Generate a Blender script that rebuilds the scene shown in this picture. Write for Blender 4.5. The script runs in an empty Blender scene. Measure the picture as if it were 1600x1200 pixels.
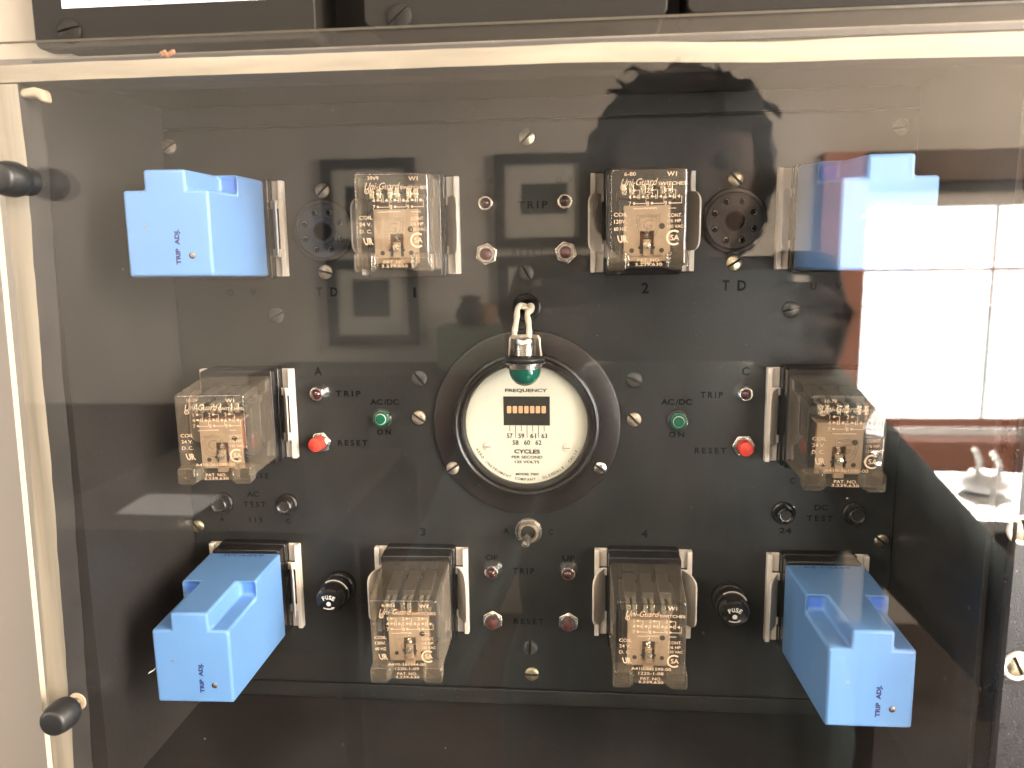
import bpy, bmesh, math, random
from mathutils import Vector, Matrix
random.seed(7)
S = bpy.context.scene
COL = S.collection
R = math.radians

# ------------------------------------------------------------------ camera, light, exposure
EYE_D = 0.385                         # metres from the lens to the face of the control panel
FPX = 1245.0
YAW, PITCH, ROLL = R(5.309), R(9.106), R(-0.786)
def cam_axes():
    cy, sy, cp, sp = math.cos(YAW), math.sin(YAW), math.cos(PITCH), math.sin(PITCH)
    fwd = Vector((-sy*cp, cy*cp, -sp)); right = Vector((cy, sy, 0)); up = right.cross(fwd)
    cr, sr = math.cos(ROLL), math.sin(ROLL)
    return cr*right + sr*up, -sr*right + cr*up, fwd
RT, UP, FW = cam_axes()
cam = bpy.data.cameras.new('camera'); cam.sensor_width = 36; cam.lens = FPX/1600*36
cam.clip_start = 0.02; cam.clip_end = 60
cam.dof.use_dof = True; cam.dof.focus_distance = 0.36; cam.dof.aperture_fstop = 13.0
camo = bpy.data.objects.new('camera', cam); COL.objects.link(camo); S.camera = camo
M = Matrix((RT, UP, -FW)).transposed().to_4x4(); M.translation = Vector((0, -EYE_D, 0)); camo.matrix_world = M

W = bpy.data.worlds.new('World'); S.world = W; W.use_nodes = True
bg = W.node_tree.nodes['Background']; bg.inputs[0].default_value = (1.0, .93, .86, 1); bg.inputs[1].default_value = 0.22

def area(name, loc, target, sx, sy, power, col):
    l = bpy.data.lights.new(name, 'AREA'); l.shape = 'RECTANGLE'; l.size = sx; l.size_y = sy; l.energy = power; l.color = col
    o = bpy.data.objects.new(name, l); COL.objects.link(o); o.location = loc
    o.rotation_euler = (Vector(target)-Vector(loc)).to_track_quat('-Z', 'Y').to_euler(); return o
# added area lamps behind the photographer
area('right_wall_fill', (2.9, -1.3, 0.7), (0.5, -3.0, 0.1), 1.2, 1.6, 560, (1.0, .87, .73))  # added fill from the right, washes the back wall
area('left_wall_fill', (-3.0, -1.4, 0.6), (-0.6, -3.0, 0.2), 1.0, 1.4, 110, (1.0, .95, .88))  # added fill from the left, washes the back wall
area('panel_fill_right', (1.9, -1.8, 1.0), (0.0, 0.0, -0.05), 1.0, 1.0, 17, (1.0, .93, .84))  # added fill aimed at the panel from the upper right
area('panel_fill_left', (-0.7, -1.7, 1.30), (-0.05, 0.0, -0.05), 1.5, 0.9, 29, (1.0, .92, .82))  # added fill aimed at the panel from the upper left
sp = bpy.data.lights.new('outdoor_light', 'SPOT'); sp.energy = 60000; sp.spot_size = R(11); sp.spot_blend = .4; sp.shadow_soft_size = .15; sp.color = (1, .93, .82)
spo = bpy.data.objects.new('outdoor_light', sp); COL.objects.link(spo)
S.view_settings.view_transform = 'Standard'; S.view_settings.look = 'None'; S.view_settings.exposure = 0; S.view_settings.gamma = 1
S.render.engine = 'CYCLES'
cy = S.cycles
cy.use_denoising = True; cy.max_bounces = 8; cy.transparent_max_bounces = 40; cy.glossy_bounces = 5; cy.diffuse_bounces = 3
cy.caustics_reflective = False; cy.caustics_refractive = False; cy.sample_clamp_indirect = 0

# ------------------------------------------------------------------ measuring: a ray through a photo pixel meets the plane d mm in front of the panel
def at(px, py, d=0.0):
    v = (px-800)/FPX*RT - (py-600)/FPX*UP + FW
    t = (EYE_D - d/1000.0)/v.y
    return v.x*t*1000, v.z*t*1000
GLASS_D = 101.5
def mirrored(px, py, Y):             # the room point at distance Y (m) behind the panel face whose mirror image in the cover falls there
    x, z = at(px, py, 2*GLASS_D - Y*1000)
    return Vector((x/1000, -Y, z/1000))

# ------------------------------------------------------------------ materials
def nt(name):
    m = bpy.data.materials.new(name); m.use_nodes = True
    return m, m.node_tree.nodes, m.node_tree.links
def mat(name, col, rough=.5, metal=0, spec=.5, bump=0, bscale=800, var=0, vscale=60, dust=0, coat=0, stretch=None, rvar=0):
    m, n, l = nt(name); b = n['Principled BSDF']
    b.inputs['Base Color'].default_value = (*col, 1); b.inputs['Roughness'].default_value = rough
    b.inputs['Metallic'].default_value = metal; b.inputs['Specular IOR Level'].default_value = spec
    b.inputs['Coat Weight'].default_value = coat; b.inputs['Coat Roughness'].default_value = .08
    tc = n.new('ShaderNodeTexCoord'); src = tc.outputs['Object']
    if stretch:
        mp = n.new('ShaderNodeMapping'); mp.inputs['Scale'].default_value = stretch; l.new(src, mp.inputs[0]); src = mp.outputs[0]
    if var or rvar:
        t = n.new('ShaderNodeTexNoise'); t.inputs['Scale'].default_value = vscale; t.inputs['Detail'].default_value = 8; l.new(src, t.inputs[0])
        if var:
            r = n.new('ShaderNodeValToRGB'); l.new(t.outputs[0], r.inputs[0])
            r.color_ramp.elements[0].position = .3; r.color_ramp.elements[1].position = .7
            r.color_ramp.elements[0].color = (*[c*(1-var) for c in col], 1); r.color_ramp.elements[1].color = (*[min(1, c*(1+var)) for c in col], 1)
            l.new(r.outputs[0], b.inputs['Base Color']); base = r.outputs[0]
        if rvar:
            q = n.new('ShaderNodeMapRange'); l.new(t.outputs[0], q.inputs[0]); q.inputs[1].default_value = .3; q.inputs[2].default_value = .7
            q.inputs[3].default_value = max(.02, rough-rvar); q.inputs[4].default_value = rough+rvar; l.new(q.outputs[0], b.inputs['Roughness'])
    if dust:
        v = n.new('ShaderNodeTexNoise'); v.inputs['Scale'].default_value = 900; v.inputs['Detail'].default_value = 3; l.new(tc.outputs['Object'], v.inputs[0])
        q = n.new('ShaderNodeMapRange'); l.new(v.outputs[0], q.inputs[0]); q.inputs[1].default_value = .66; q.inputs[2].default_value = .76; q.inputs[3].default_value = 0; q.inputs[4].default_value = dust
        mx = n.new('ShaderNodeMixRGB'); l.new(q.outputs[0], mx.inputs[0])
        if var: l.new(base, mx.inputs[1])
        else: mx.inputs[1].default_value = (*col, 1)
        mx.inputs[2].default_value = (.35, .30, .25, 1); l.new(mx.outputs[0], b.inputs['Base Color'])
    if bump:
        t2 = n.new('ShaderNodeTexNoise'); t2.inputs['Scale'].default_value = bscale; t2.inputs['Detail'].default_value = 4; l.new(src, t2.inputs[0])
        bp = n.new('ShaderNodeBump'); bp.inputs['Strength'].default_value = bump; bp.inputs['Distance'].default_value = .0003
        l.new(t2.outputs[0], bp.inputs['Height']); l.new(bp.outputs[0], b.inputs['Normal'])
    return m
def clear(name, tint, f0=.04, haze=.0, hcol=(.5, .45, .38), rough=.0, specks=False, grime=0, edge=0):
    """a thin clear plastic wall: light passes straight through, the surface mirrors by angle, dust and scratches scatter a little"""
    m, n, l = nt(name); n.remove(n['Principled BSDF']); out = n['Material Output']
    tr = n.new('ShaderNodeBsdfTransparent'); tr.inputs[0].default_value = (*tint, 1)
    gl = n.new('ShaderNodeBsdfGlossy'); gl.inputs['Roughness'].default_value = rough
    lw = n.new('ShaderNodeLayerWeight'); lw.inputs[0].default_value = .5
    p = n.new('ShaderNodeMath'); p.operation = 'POWER'; l.new(lw.outputs['Facing'], p.inputs[0]); p.inputs[1].default_value = 5
    q = n.new('ShaderNodeMath'); q.operation = 'MULTIPLY_ADD'; l.new(p.outputs[0], q.inputs[0]); q.inputs[1].default_value = 1-f0; q.inputs[2].default_value = f0
    mx = n.new('ShaderNodeMixShader'); l.new(q.outputs[0], mx.inputs[0]); l.new(tr.outputs[0], mx.inputs[1]); l.new(gl.outputs[0], mx.inputs[2])
    df = n.new('ShaderNodeBsdfDiffuse'); df.inputs[0].default_value = (*hcol, 1)
    m2 = n.new('ShaderNodeMixShader'); l.new(mx.outputs[0], m2.inputs[1]); l.new(df.outputs[0], m2.inputs[2]); l.new(m2.outputs[0], out.inputs[0])
    m2.inputs[0].default_value = haze
    tc = n.new('ShaderNodeTexCoord')
    if specks or grime or edge:
        last = None
        def add(sock):
            nonlocal last
            if last is None: last = sock
            else:
                a = n.new('ShaderNodeMath'); a.operation = 'ADD'; a.use_clamp = True; l.new(last, a.inputs[0]); l.new(sock, a.inputs[1]); last = a.outputs[0]
        if specks:
            for sc, lim, seed, str_ in ((90, .038, 0, .40), (160, .04, 3, .35), (260, .05, 11, .3), (400, .10, 7, .12)):
                mp = n.new('ShaderNodeMapping'); l.new(tc.outputs['Object'], mp.inputs[0]); mp.inputs['Location'].default_value = (seed, 0, seed*.7)
                v = n.new('ShaderNodeTexVoronoi'); v.inputs['Scale'].default_value = sc; l.new(mp.outputs[0], v.inputs[0])
                r = n.new('ShaderNodeMapRange'); l.new(v.outputs['Distance'], r.inputs[0]); r.inputs[1].default_value = lim; r.inputs[2].default_value = lim*.4; r.inputs[3].default_value = 0; r.inputs[4].default_value = str_
                nz = n.new('ShaderNodeTexNoise'); nz.inputs['Scale'].default_value = 14; l.new(mp.outputs[0], nz.inputs[0])
                r2 = n.new('ShaderNodeMapRange'); l.new(nz.outputs[0], r2.inputs[0]); r2.inputs[1].default_value = .40; r2.inputs[2].default_value = .60
                mu = n.new('ShaderNodeMath'); mu.operation = 'MULTIPLY'; l.new(r.outputs[0], mu.inputs[0]); l.new(r2.outputs[0], mu.inputs[1]); add(mu.outputs[0])
        if grime:
            nz = n.new('ShaderNodeTexNoise'); nz.inputs['Scale'].default_value = 22; nz.inputs['Detail'].default_value = 9; l.new(tc.outputs['Object'], nz.inputs[0])
            r2 = n.new('ShaderNodeMapRange'); l.new(nz.outputs[0], r2.inputs[0]); r2.inputs[1].default_value = .42; r2.inputs[2].default_value = .75; r2.inputs[3].default_value = haze; r2.inputs[4].default_value = haze+grime; add(r2.outputs[0])
        if edge:
            p2 = n.new('ShaderNodeMath'); p2.operation = 'POWER'; l.new(lw.outputs['Facing'], p2.inputs[0]); p2.inputs[1].default_value = 2.2
            r3 = n.new('ShaderNodeMath'); r3.operation = 'MULTIPLY'; l.new(p2.outputs[0], r3.inputs[0]); r3.inputs[1].default_value = edge; add(r3.outputs[0])
        l.new(last, m2.inputs[0])
    return m
def emit(name, col, st):
    m, n, l = nt(name); n.remove(n['Principled BSDF']); e = n.new('ShaderNodeEmission'); e.inputs[0].default_value = (*col, 1); e.inputs[1].default_value = st
    l.new(e.outputs[0], n['Material Output'].inputs[0]); return m

K = dict(
 panel=mat('black_wrinkle_paint', (.018, .0185, .0175), .45, spec=.35, bump=.14, bscale=2200, var=.3, vscale=25, dust=.22, rvar=.08),
 wall_in=mat('black_enamel', (.024, .022, .021), .40, bump=.2, bscale=300, var=.3, vscale=18, dust=.2),
 ink=mat('black_letter_ink', (.002, .002, .002), .6, spec=.08),
 fink=mat('faded_letter_ink', (.008, .008, .008), .6, spec=.15),
 wood=mat('pale_bare_wood', (.265, .23, .178), .75, bump=.3, bscale=400, var=.3, dust=.4, vscale=160, stretch=(1, 1, .04)),
 woodh=mat('pale_bare_wood_lengthwise', (.265, .225, .170), .75, bump=.4, bscale=400, var=.28, dust=.5, vscale=120, stretch=(.12, 1, 1)),
 greywood=mat('grey_painted_edge', (.035, .032, .030), .6, bump=.3, var=.2),
 cream=mat('cream_cabinet_paint', (.29, .25, .195), .5, bump=.12, bscale=200, var=.04, vscale=8),
 pink=mat('pinkish_cabinet_paint', (.31, .28, .25), .45, bump=.12, bscale=200, var=.04, vscale=8),
 ledge=mat('dusty_grey_ledge', (.085, .07, .058), .7, bump=.3, bscale=500, var=.35, vscale=40, dust=.4),
 rail=mat('glossy_black_rail', (.010, .009, .010), .30, bump=.7, bscale=1400, dust=.8, rvar=.08, spec=.6),
 case=mat('black_instrument_case', (.014, .012, .010), .5, spec=.14, bump=.15, bscale=1500, rvar=.05),
 white=mat('white_paper_label', (.86, .84, .80), .5),
 edge=mat('lit_sheet_edge', (.50, .46, .36), .35),  # pale colour paints the glow of the sheet's lit edges
 blue=mat('blue_moulded_plastic', (.12, .26, .52), .38, spec=.45, bump=.05, bscale=900, var=.04, vscale=20, rvar=.05),
 bluepocket=mat('deep_blue_plastic', (.09, .22, .72), .4),
 navy=mat('navy_stamped_ink', (.01, .012, .10), .5),
 brass=mat('aged_brass_screw', (.62, .54, .38), .34, metal=1, bump=.3, bscale=1500, var=.3, vscale=400),
 tan=mat('tarnished_tan_screw', (.40, .33, .26), .45, metal=.8, bump=.4, bscale=1500, var=.45, vscale=500),
 steel=mat('nickel_steel', (.72, .69, .64), .24, metal=1, bump=.2, bscale=1200, var=.15, vscale=500),
 chrome=mat('chrome', (.80, .80, .80), .08, metal=1),
 dull=mat('dull_painted_screw', (.045, .045, .042), .4, bump=.2),
 slot=mat('dark_slot', (.02, .017, .014), .7),
 bake=mat('black_bakelite', (.012, .011, .011), .22, spec=.55, rvar=.06),
 brownb=mat('brown_black_bakelite', (.016, .0125, .011), .34, bump=.08, bscale=900, dust=.25),
 reedm=mat('peach_reed_tip', (.80, .46, .28), .5),
 dialw=mat('ivory_dial_face', (.72, .70, .62), .55, var=.03, vscale=40),
 clip=mat('pale_nylon_clip', (.76, .69, .61), .42, var=.08, vscale=80, bump=.1),
 clipm=mat('nickel_plated_clip', (.60, .55, .50), .40, metal=.25, var=.15, vscale=60),
 cover=clear('smoky_clear_plastic', (.93, .89, .82), .05, haze=.03, hcol=(.55, .46, .36), rough=.03, grime=.06, edge=.22),
 rim=clear('edge_highlight_haze', (.85, .82, .76), .12, haze=.28, hcol=(.75, .66, .54), rough=.08, edge=.3),  # pale haze paints a bright highlight along the rounded cover edges
 coverfoot=clear('clear_finger_block', (.93, .90, .85), .06, haze=.03, hcol=(.55, .48, .38), rough=.04, grime=.04, edge=.30),
 acrylic=clear('clear_acrylic_sheet', (.985, .985, .98), .043, specks=True, grime=.005, hcol=(.55, .5, .45), haze=.0),
 meterglass=clear('meter_glass', (.98, .98, .96), .03),
 print=mat('peach_printed_ink', (.60, .44, .30), .6),
 emboss=clear('embossed_plastic', (.9, .88, .85), .10, haze=.35, hcol=(.75, .70, .62), edge=.3),
 fibre=mat('tan_relay_plate', (.33, .245, .175), .55, var=.12, vscale=200, bump=.1),
 copper=mat('copper_winding', (.35, .14, .06), .4, metal=.4, bump=1, bscale=2500, stretch=(.05, 1, 3)),
 dark=mat('dark_relay_frame', (.045, .040, .038), .45, metal=.3),
 contact=mat('bright_contact', (.78, .72, .60), .22, metal=.8),
 red=mat('dark_red_lens', (.050, .007, .008), .16, spec=.6, coat=.5),
 redb=mat('bright_red_button', (.72, .055, .035), .35, spec=.5),
 redd=mat('dull_red_button', (.085, .016, .016), .4, spec=.5),
 green=mat('green_lens', (.004, .085, .055), .12, spec=.6, coat=.6),
 greenl=mat('pale_green_lens', (.010, .11, .065), .15, spec=.6, coat=.6),
 rubber=mat('black_rubber', (.010, .010, .010), .45, bump=.2),
 wire=mat('aged_white_wire', (.62, .56, .44), .6, bump=.1, bscale=300, var=.15, vscale=200),
 glue=mat('dried_tan_glue', (.36, .28, .19), .5),
 beige=mat('beige_cup', (.70, .62, .50), .5, var=.06, vscale=100),
 whitepaint=mat('white_marking_paint', (.85, .83, .78), .5),
)

# ------------------------------------------------------------------ mesh builder, millimetres: (x right, d out of the panel, z up)
class MB:
    def __init__(s): s.v = []; s.f = []; s.m = []
    def add(s, vs, fs, mi=0):
        b = len(s.v); s.v += [tuple(p) for p in vs]; s.f += [tuple(b+i for i in f) for f in fs]; s.m += [mi]*len(fs); return s
    def box(s, x0, x1, d0, d1, z0, z1, mi=0):
        vs = [(x, d, z) for x in (x0, x1) for d in (d0, d1) for z in (z0, z1)]
        return s.add(vs, [(0, 1, 3, 2), (4, 6, 7, 5), (0, 4, 5, 1), (2, 3, 7, 6), (0, 2, 6, 4), (1, 5, 7, 3)], mi)
    def lathe(s, prof, cx=0, cz=0, seg=40, axis='d', mi=0, cd=0):
        n = len(prof); vs = []; fs = []
        for r, h in prof:
            for k in range(seg):
                a = 2*math.pi*k/seg; u, w = r*math.cos(a), r*math.sin(a)
                vs.append((cx+u, cd+h, cz+w) if axis == 'd' else (cx+u, cd+w, cz+h))
        for i in range(n-1):
            for k in range(seg):
                k2 = (k+1) % seg; fs.append((i*seg+k, i*seg+k2, (i+1)*seg+k2, (i+1)*seg+k))
        if prof[0][0] > 1e-6: fs.append(tuple(range(seg)))
        if prof[-1][0] > 1e-6: fs.append(tuple((n-1)*seg+k for k in range(seg)))
        return s.add(vs, fs, mi)
    def ring(s, prof, **kw):            # closed profile, no caps
        seg = kw.get('seg', 48); cx = kw.get('cx', 0); cz = kw.get('cz', 0); n = len(prof); vs = []; fs = []
        for r, h in prof:
            for k in range(seg):
                a = 2*math.pi*k/seg; vs.append((cx+r*math.cos(a), h, cz+r*math.sin(a)))
        for i in range(n):
            j = (i+1) % n
            for k in range(seg):
                k2 = (k+1) % seg; fs.append((i*seg+k, i*seg+k2, j*seg+k2, j*seg+k))
        return s.add(vs, fs, kw.get('mi', 0))
    def prism(s, poly, d0, d1, mi=0, scale1=1.0):
        n = len(poly); vs = [(x, d0, z) for x, z in poly]+[(x*scale1, d1, z*scale1) for x, z in poly]
        fs = [tuple(range(n)), tuple(range(2*n-1, n-1, -1))]+[(i, (i+1) % n, n+(i+1) % n, n+i) for i in range(n)]
        return s.add(vs, fs, mi)
    def ribbon(s, pts, w, d, closed=False):
        n = len(pts); L = []; Rr = []
        for i, p in enumerate(pts):
            a = Vector(pts[i-1]) if (i or closed) else Vector(p); b = Vector(pts[(i+1) % n]) if (i < n-1 or closed) else Vector(p)
            t = (b-a).normalized(); q = Vector((-t.y, t.x))*w/2
            L.append((p[0]+q.x, d, p[1]+q.y)); Rr.append((p[0]-q.x, d, p[1]-q.y))
        m = n if closed else n-1
        return s.add(L+Rr, [(i, (i+1) % n, n+(i+1) % n, n+i) for i in range(m)])
    def tube(s, pts, r, seg=10, mi=0):
        vs = []; fs = []; n = len(pts); rr = r if isinstance(r, (list, tuple)) else [r]*n
        for i, p in enumerate(pts):
            t = (Vector(pts[min(i+1, n-1)])-Vector(pts[max(i-1, 0)])).normalized()
            u = t.cross(Vector((0, 0, 1)) if abs(t.z) < .9 else Vector((1, 0, 0))).normalized(); w = t.cross(u)
            for k in range(seg):
                a = 2*math.pi*k/seg; vs.append(tuple(Vector(p)+(u*math.cos(a)+w*math.sin(a))*rr[i]))
        for i in range(n-1):
            for k in range(seg):
                k2 = (k+1) % seg; fs.append((i*seg+k, i*seg+k2, (i+1)*seg+k2, (i+1)*seg+k))
        fs += [tuple(range(seg)), tuple((n-1)*seg+k for k in range(seg))]
        return s.add(vs, fs, mi)
    def text(s, body, cx, cz, w=None, h=2.0, d=0.05, rot=0, bold=0, shear=0, spacing=1.0, plane=None):
        c = bpy.data.curves.new('t', 'FONT'); c.body = body; c.size = 1; c.offset = bold; c.shear = shear; c.space_character = spacing
        c.resolution_u = 3
        o = bpy.data.objects.new('t', c); me = bpy.data.meshes.new_from_object(o)
        vs = [v.co.copy() for v in me.vertices]; fs = [tuple(p.vertices) for p in me.polygons]
        bpy.data.objects.remove(o); bpy.data.curves.remove(c); bpy.data.meshes.remove(me)
        if not vs: return s
        x0, x1 = min(v.x for v in vs), max(v.x for v in vs); y0, y1 = min(v.y for v in vs), max(v.y for v in vs)
        ky = h/(y1-y0); kx = (w/(x1-x0)) if w else ky
        ca, sa = math.cos(rot), math.sin(rot); P = []
        for v in vs:
            a, b = (v.x-(x0+x1)/2)*kx, (v.y-(y0+y1)/2)*ky
            a, b = a*ca-b*sa, a*sa+b*ca
            P.append(plane(cx+a, cz+b) if plane else (cx+a, d, cz+b))
        return s.add(P, fs)
    def build(s, name, mats, parent=None, bevel=0, seg=2, angle=35, loc=None, recalc=True):
        if not isinstance(mats, (list, tuple)): mats = [mats]
        me = bpy.data.meshes.new(name)
        me.from_pydata([(x/1000, -d/1000, z/1000) for x, d, z in s.v], [], s.f)
        me.polygons.foreach_set('material_index', s.m)
        for k in mats: me.materials.append(K[k] if isinstance(k, str) else k)
        if recalc:
            b = bmesh.new(); b.from_mesh(me); bmesh.ops.recalc_face_normals(b, faces=b.faces); b.to_mesh(me); b.free()
        me.shade_smooth(); me.set_sharp_from_angle(angle=R(angle)); me.update()
        o = bpy.data.objects.new(name, me); COL.objects.link(o)
        if bevel:
            q = o.modifiers.new('soft_edges', 'BEVEL'); q.width = bevel/1000; q.segments = seg; q.limit_method = 'ANGLE'; q.angle_limit = R(40); q.harden_normals = False
        if parent: o.parent = parent
        if loc: o.location = (loc[0]/1000, -loc[1]/1000, loc[2]/1000)
        return o
def tag(o, label=None, cat=None, group=None, kind=None):
    if label: o['label'] = label
    if cat: o['category'] = cat
    if group: o['group'] = group
    if kind: o['kind'] = kind
    return o
def empty(name, x=0, d=0, z=0):
    o = bpy.data.objects.new(name, None); COL.objects.link(o); o.location = (x/1000, -d/1000, z/1000); o.empty_display_size = .01; return o
def place(o, x, d, z): o.location = (x/1000, -d/1000, z/1000); return o
def copy_tree(o, parent=None):
    c = o.copy(); COL.objects.link(c); c.parent = parent
    for ch in list(o.children): copy_tree(ch, c)
    return c
def rpoly(x0, x1, z0, z1, r, n=5):
    P = []
    for cx, cz, a0 in ((x1-r, z1-r, 0), (x0+r, z1-r, 90), (x0+r, z0+r, 180), (x1-r, z0+r, 270)):
        for k in range(n+1):
            a = R(a0+90*k/n); P.append((cx+r*math.cos(a), cz+r*math.sin(a)))
    return P
def arc(cx, cz, r, a0, a1, n=24): return [(cx+r*math.cos(R(a0+(a1-a0)*k/n)), cz+r*math.sin(R(a0+(a1-a0)*k/n))) for k in range(n+1)]

# ================================================================== THE CABINET
XL, XR = -205.0, 149.0; ZT, ZB = 73.0, -233.0
PT, PB = 62.3, -223.5
panel = empty('control_panel', -29, 0, -81)
tag(panel, 'black crinkle painted relay panel with engraved lettering behind the clear cover', 'control panel')
def in_panel(mb): mb.v = [(x+29, d, z+81) for x, d, z in mb.v]; return mb
mb = MB().box(XL+.2, XR-.2, -3, 0, PB, PT); in_panel(mb).build('faceplate', 'panel', panel, bevel=.6)
lt = MB(); fl = MB()
def ptext(b, body, px, py, h, w=None, **k):
    x, z = at(px, py); q = MB(); q.text(body, x, z, w=w, h=h, d=.06, spacing=1.0 if len(body) < 3 and body != 'ON' else 1.45, **k); in_panel(q).build('lettering', 'fink' if b is fl else 'ink', panel, recalc=False)
BO = .03
for body, px, py, h, w in (
    ('2', 1008, 450, 5.2, 3.4), ('T', 1134, 446, 4.9, 3.2), ('D', 1159, 446, 4.9, 4.0), ('C', 1165, 580, 4.2, 3.5),
    ('TRIP', 1112, 617, 3.1, 10.6), ('AC', 1043, 628, 2.9, 6.2), ('/', 1058, 628, 2.9, 1.2), ('DC', 1071, 628, 2.9, 6.2), ('ON', 1057, 679, 2.9, 7.4), ('RESET', 1110, 704, 3.0, 15.2),
    ('C', 1238, 751, 2.9, 2.3), ('PHASE', 1288, 751, 2.9, 14.4), ('DC', 1283, 793, 2.9, 6.4), ('TEST', 1281, 810, 3.0, 12.4), ('24', 1227, 829, 3.0, 6.0),
    ('3', 661, 831, 4.3, 2.7), ('4', 1007, 834, 4.3, 3.2), ('A', 791, 829, 3.2, 2.7), ('C', 861, 831, 3.2, 2.3),
    ('OF', 768, 871, 2.9, 6.4), ('UF', 888, 872, 2.9, 6.2), ('TRIP', 818, 892, 3.1, 11.0), ('RESET', 826, 971, 3.1, 15.6),
    ('TRIP', 544, 615, 3.0, 12.8), ('AC', 588, 628, 2.9, 6.2), ('/', 602, 628, 2.9, 1.2), ('DC', 614, 628, 2.9, 6.2), ('ON', 600, 675, 2.9, 7.2), ('RESET', 551, 692, 3.0, 15.4),
    ('A', 497, 580, 4.2, 3.9), ('AC', 395, 772, 2.9, 6.6), ('TEST', 398, 788, 3.0, 12.0), ('A', 347, 811, 2.6, 2.4), ('115', 400, 812, 2.7, 7.2), ('C', 450, 814, 2.6, 2.2),
    ('A', 345, 743, 2.9, 2.3), ('PHASE', 397, 743, 2.9, 15.5), ('TRIP', 832, 320, 3.4, 14.2), ('1', 648, 457, 5.0, 1.6), ('T', 499, 456, 4.6, 3.2), ('D', 522, 456, 4.6, 3.6)):
    ptext(lt, body, px, py, h, w, bold=BO)
for body, px, py, h, w in (('O', 748, 283, 3.0, 2.9), ('V', 767, 282, 3.0, 2.7), ('U', 873, 281, 3.0, 2.3), ('V', 892, 280, 3.0, 2.7), ('RESET', 825, 394, 3.2, 15.4), ('O', 360, 457, 3.6, 3.4), ('V', 396, 457, 3.6, 3.2), ('U', 1271, 447, 3.6, 2.8), ('V', 1310, 447, 3.6, 3.2)):
    ptext(fl, body, px, py, h, w, bold=BO)
def pl(px, py): return at(px, py)
fl.ribbon([pl(501, 555), pl(501, 541), pl(508, 541)], .35, .07); fl.ribbon([pl(516, 548), pl(516, 540)], .35, .07)
in_panel(fl).build('scribed_mark', 'fink', panel, recalc=False)
in_panel(MB().box(XL, XR, -8, -5, ZB, ZT)).build('gap_light_blocker', 'slot', panel)  # added dark plate keeps world light from showing through the panel gaps

crumb_m = mat('orange_tan_crumb', (.22, .10, .05), .8, bump=.6, var=.3, vscale=500); K['crumb'] = crumb_m
for px, py, sz, dd, mt, nm, lab in ((262, 84, 2.6, 88, 'crumb', 'crumb', 'orange tan crumb resting on the dusty ledge above the wood strip'), (1287, 99, 1.5, 87, 'slot', 'crumb', 'small black crumb under the top wood strip at the right')):
    x, z = at(px, py, dd); mb = MB(); P = []
    for k in range(5): mb.lathe([(0, -sz*.3), (sz*.34, -sz*.12), (sz*.40, sz*.1), (0, sz*.3)], cx=(k-2)*sz*.42+.1*math.sin(k*3), cz=sz*.22*math.sin(k*2.1), seg=7)
    o = mb.build(nm, mt, angle=20); place(o, x, dd, z); tag(o, lab, 'crumb')
x, z = at(236, 1049, 76); o = MB().tube([(-1.2, 0, -1), (0, .6, 0), (1.2, 0, .5), (2.6, .3, 2.0)], [.18, .3, .25, .1], 6).build('white_thread', 'white'); place(o, x, 76, z); tag(o, 'tiny white thread at the left edge of the bottom left blue module', 'thread')
# neighbouring filler strips above and below, and the box that holds it all
o = MB().box(XL+.2, XR-.2, -3, -.3, PT+.9, ZT-.2).build('blank_strip', 'panel', bevel=.5); tag(o, 'narrow black filler strip above the relay panel, under the box lid', 'filler strip')
o = MB().box(XL+.2, XR-.2, -3, -.3, ZB+.2, PB-.9).build('blank_strip', 'panel', bevel=.5); tag(o, 'narrow black filler strip below the relay panel', 'filler strip')
box = empty('relay_box', -29, 0, -81); tag(box, 'black steel box sides surrounding the relay panel', 'box')
def sub(mb): return in_panel(mb)
sub(MB().box(XL-2, XL, -6, 88, -300, ZT+2)).build('side_wall', 'wall_in', box)
sub(MB().box(-223, XL-2.1, 84.5, 87.8, -300, ZT-6)).build('front_flange', 'wall_in', box)
sub(MB().box(XR, XR+2, -6, 86, -300, ZT+2)).build('side_wall', 'wall_in', box)
sub(MB().box(XL, XR, -6, 88, ZT, ZT+2)).build('top_wall', 'wall_in', box)
sub(MB().box(XL, XR, -6, 88, ZB-2, ZB)).build('bottom_wall', 'wall_in', box)

# pale wooden spacers that hold the cover off the box
wd = empty('wooden_spacer', -209, 88, -100); tag(wd, 'upright pale wooden spacer strip under the left edge of the clear cover', 'wood strip')
mb = MB(); N = 46; zt, zb = 64.2, -262
vs = []
random.seed(3); w1 = 0
for i in range(N+1):
    z = zt+(zb-zt)*i/N; w1 = w1*.8+random.uniform(-.35, .35); xin = -205.0-max(0, 30-z)*.031+w1+.4*math.sin(i*.33); xo = -214.6-max(0, -z-20)*.034
    vs += [(xo+209, 0, z+100), (xin+209, 0, z+100), (xin+209, 11.9, z+100), (xo+209, 11.9, z+100)]
fs = []
for i in range(N):
    a, b = 4*i, 4*(i+1)
    fs += [(a, a+1, b+1, b), (a+1, a+2, b+2, b+1), (a+2, a+3, b+3, b+2), (a+3, a, b, b+3)]
fs += [(0, 1, 2, 3), (4*N, 4*N+1, 4*N+2, 4*N+3)]
mb.add(vs, fs); mb.m = [1 if (k < 4*N and k % 4 == 1) else 0 for k in range(len(fs))]
mb.build('strip', ['wood', 'greywood'], wd, angle=30)
wh = empty('wooden_spacer', -30, 88, 64); tag(wh, 'long pale wooden spacer strip under the top edge of the clear cover', 'wood strip')
mb = MB(); vs = []; N = 60; w1 = 0
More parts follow.
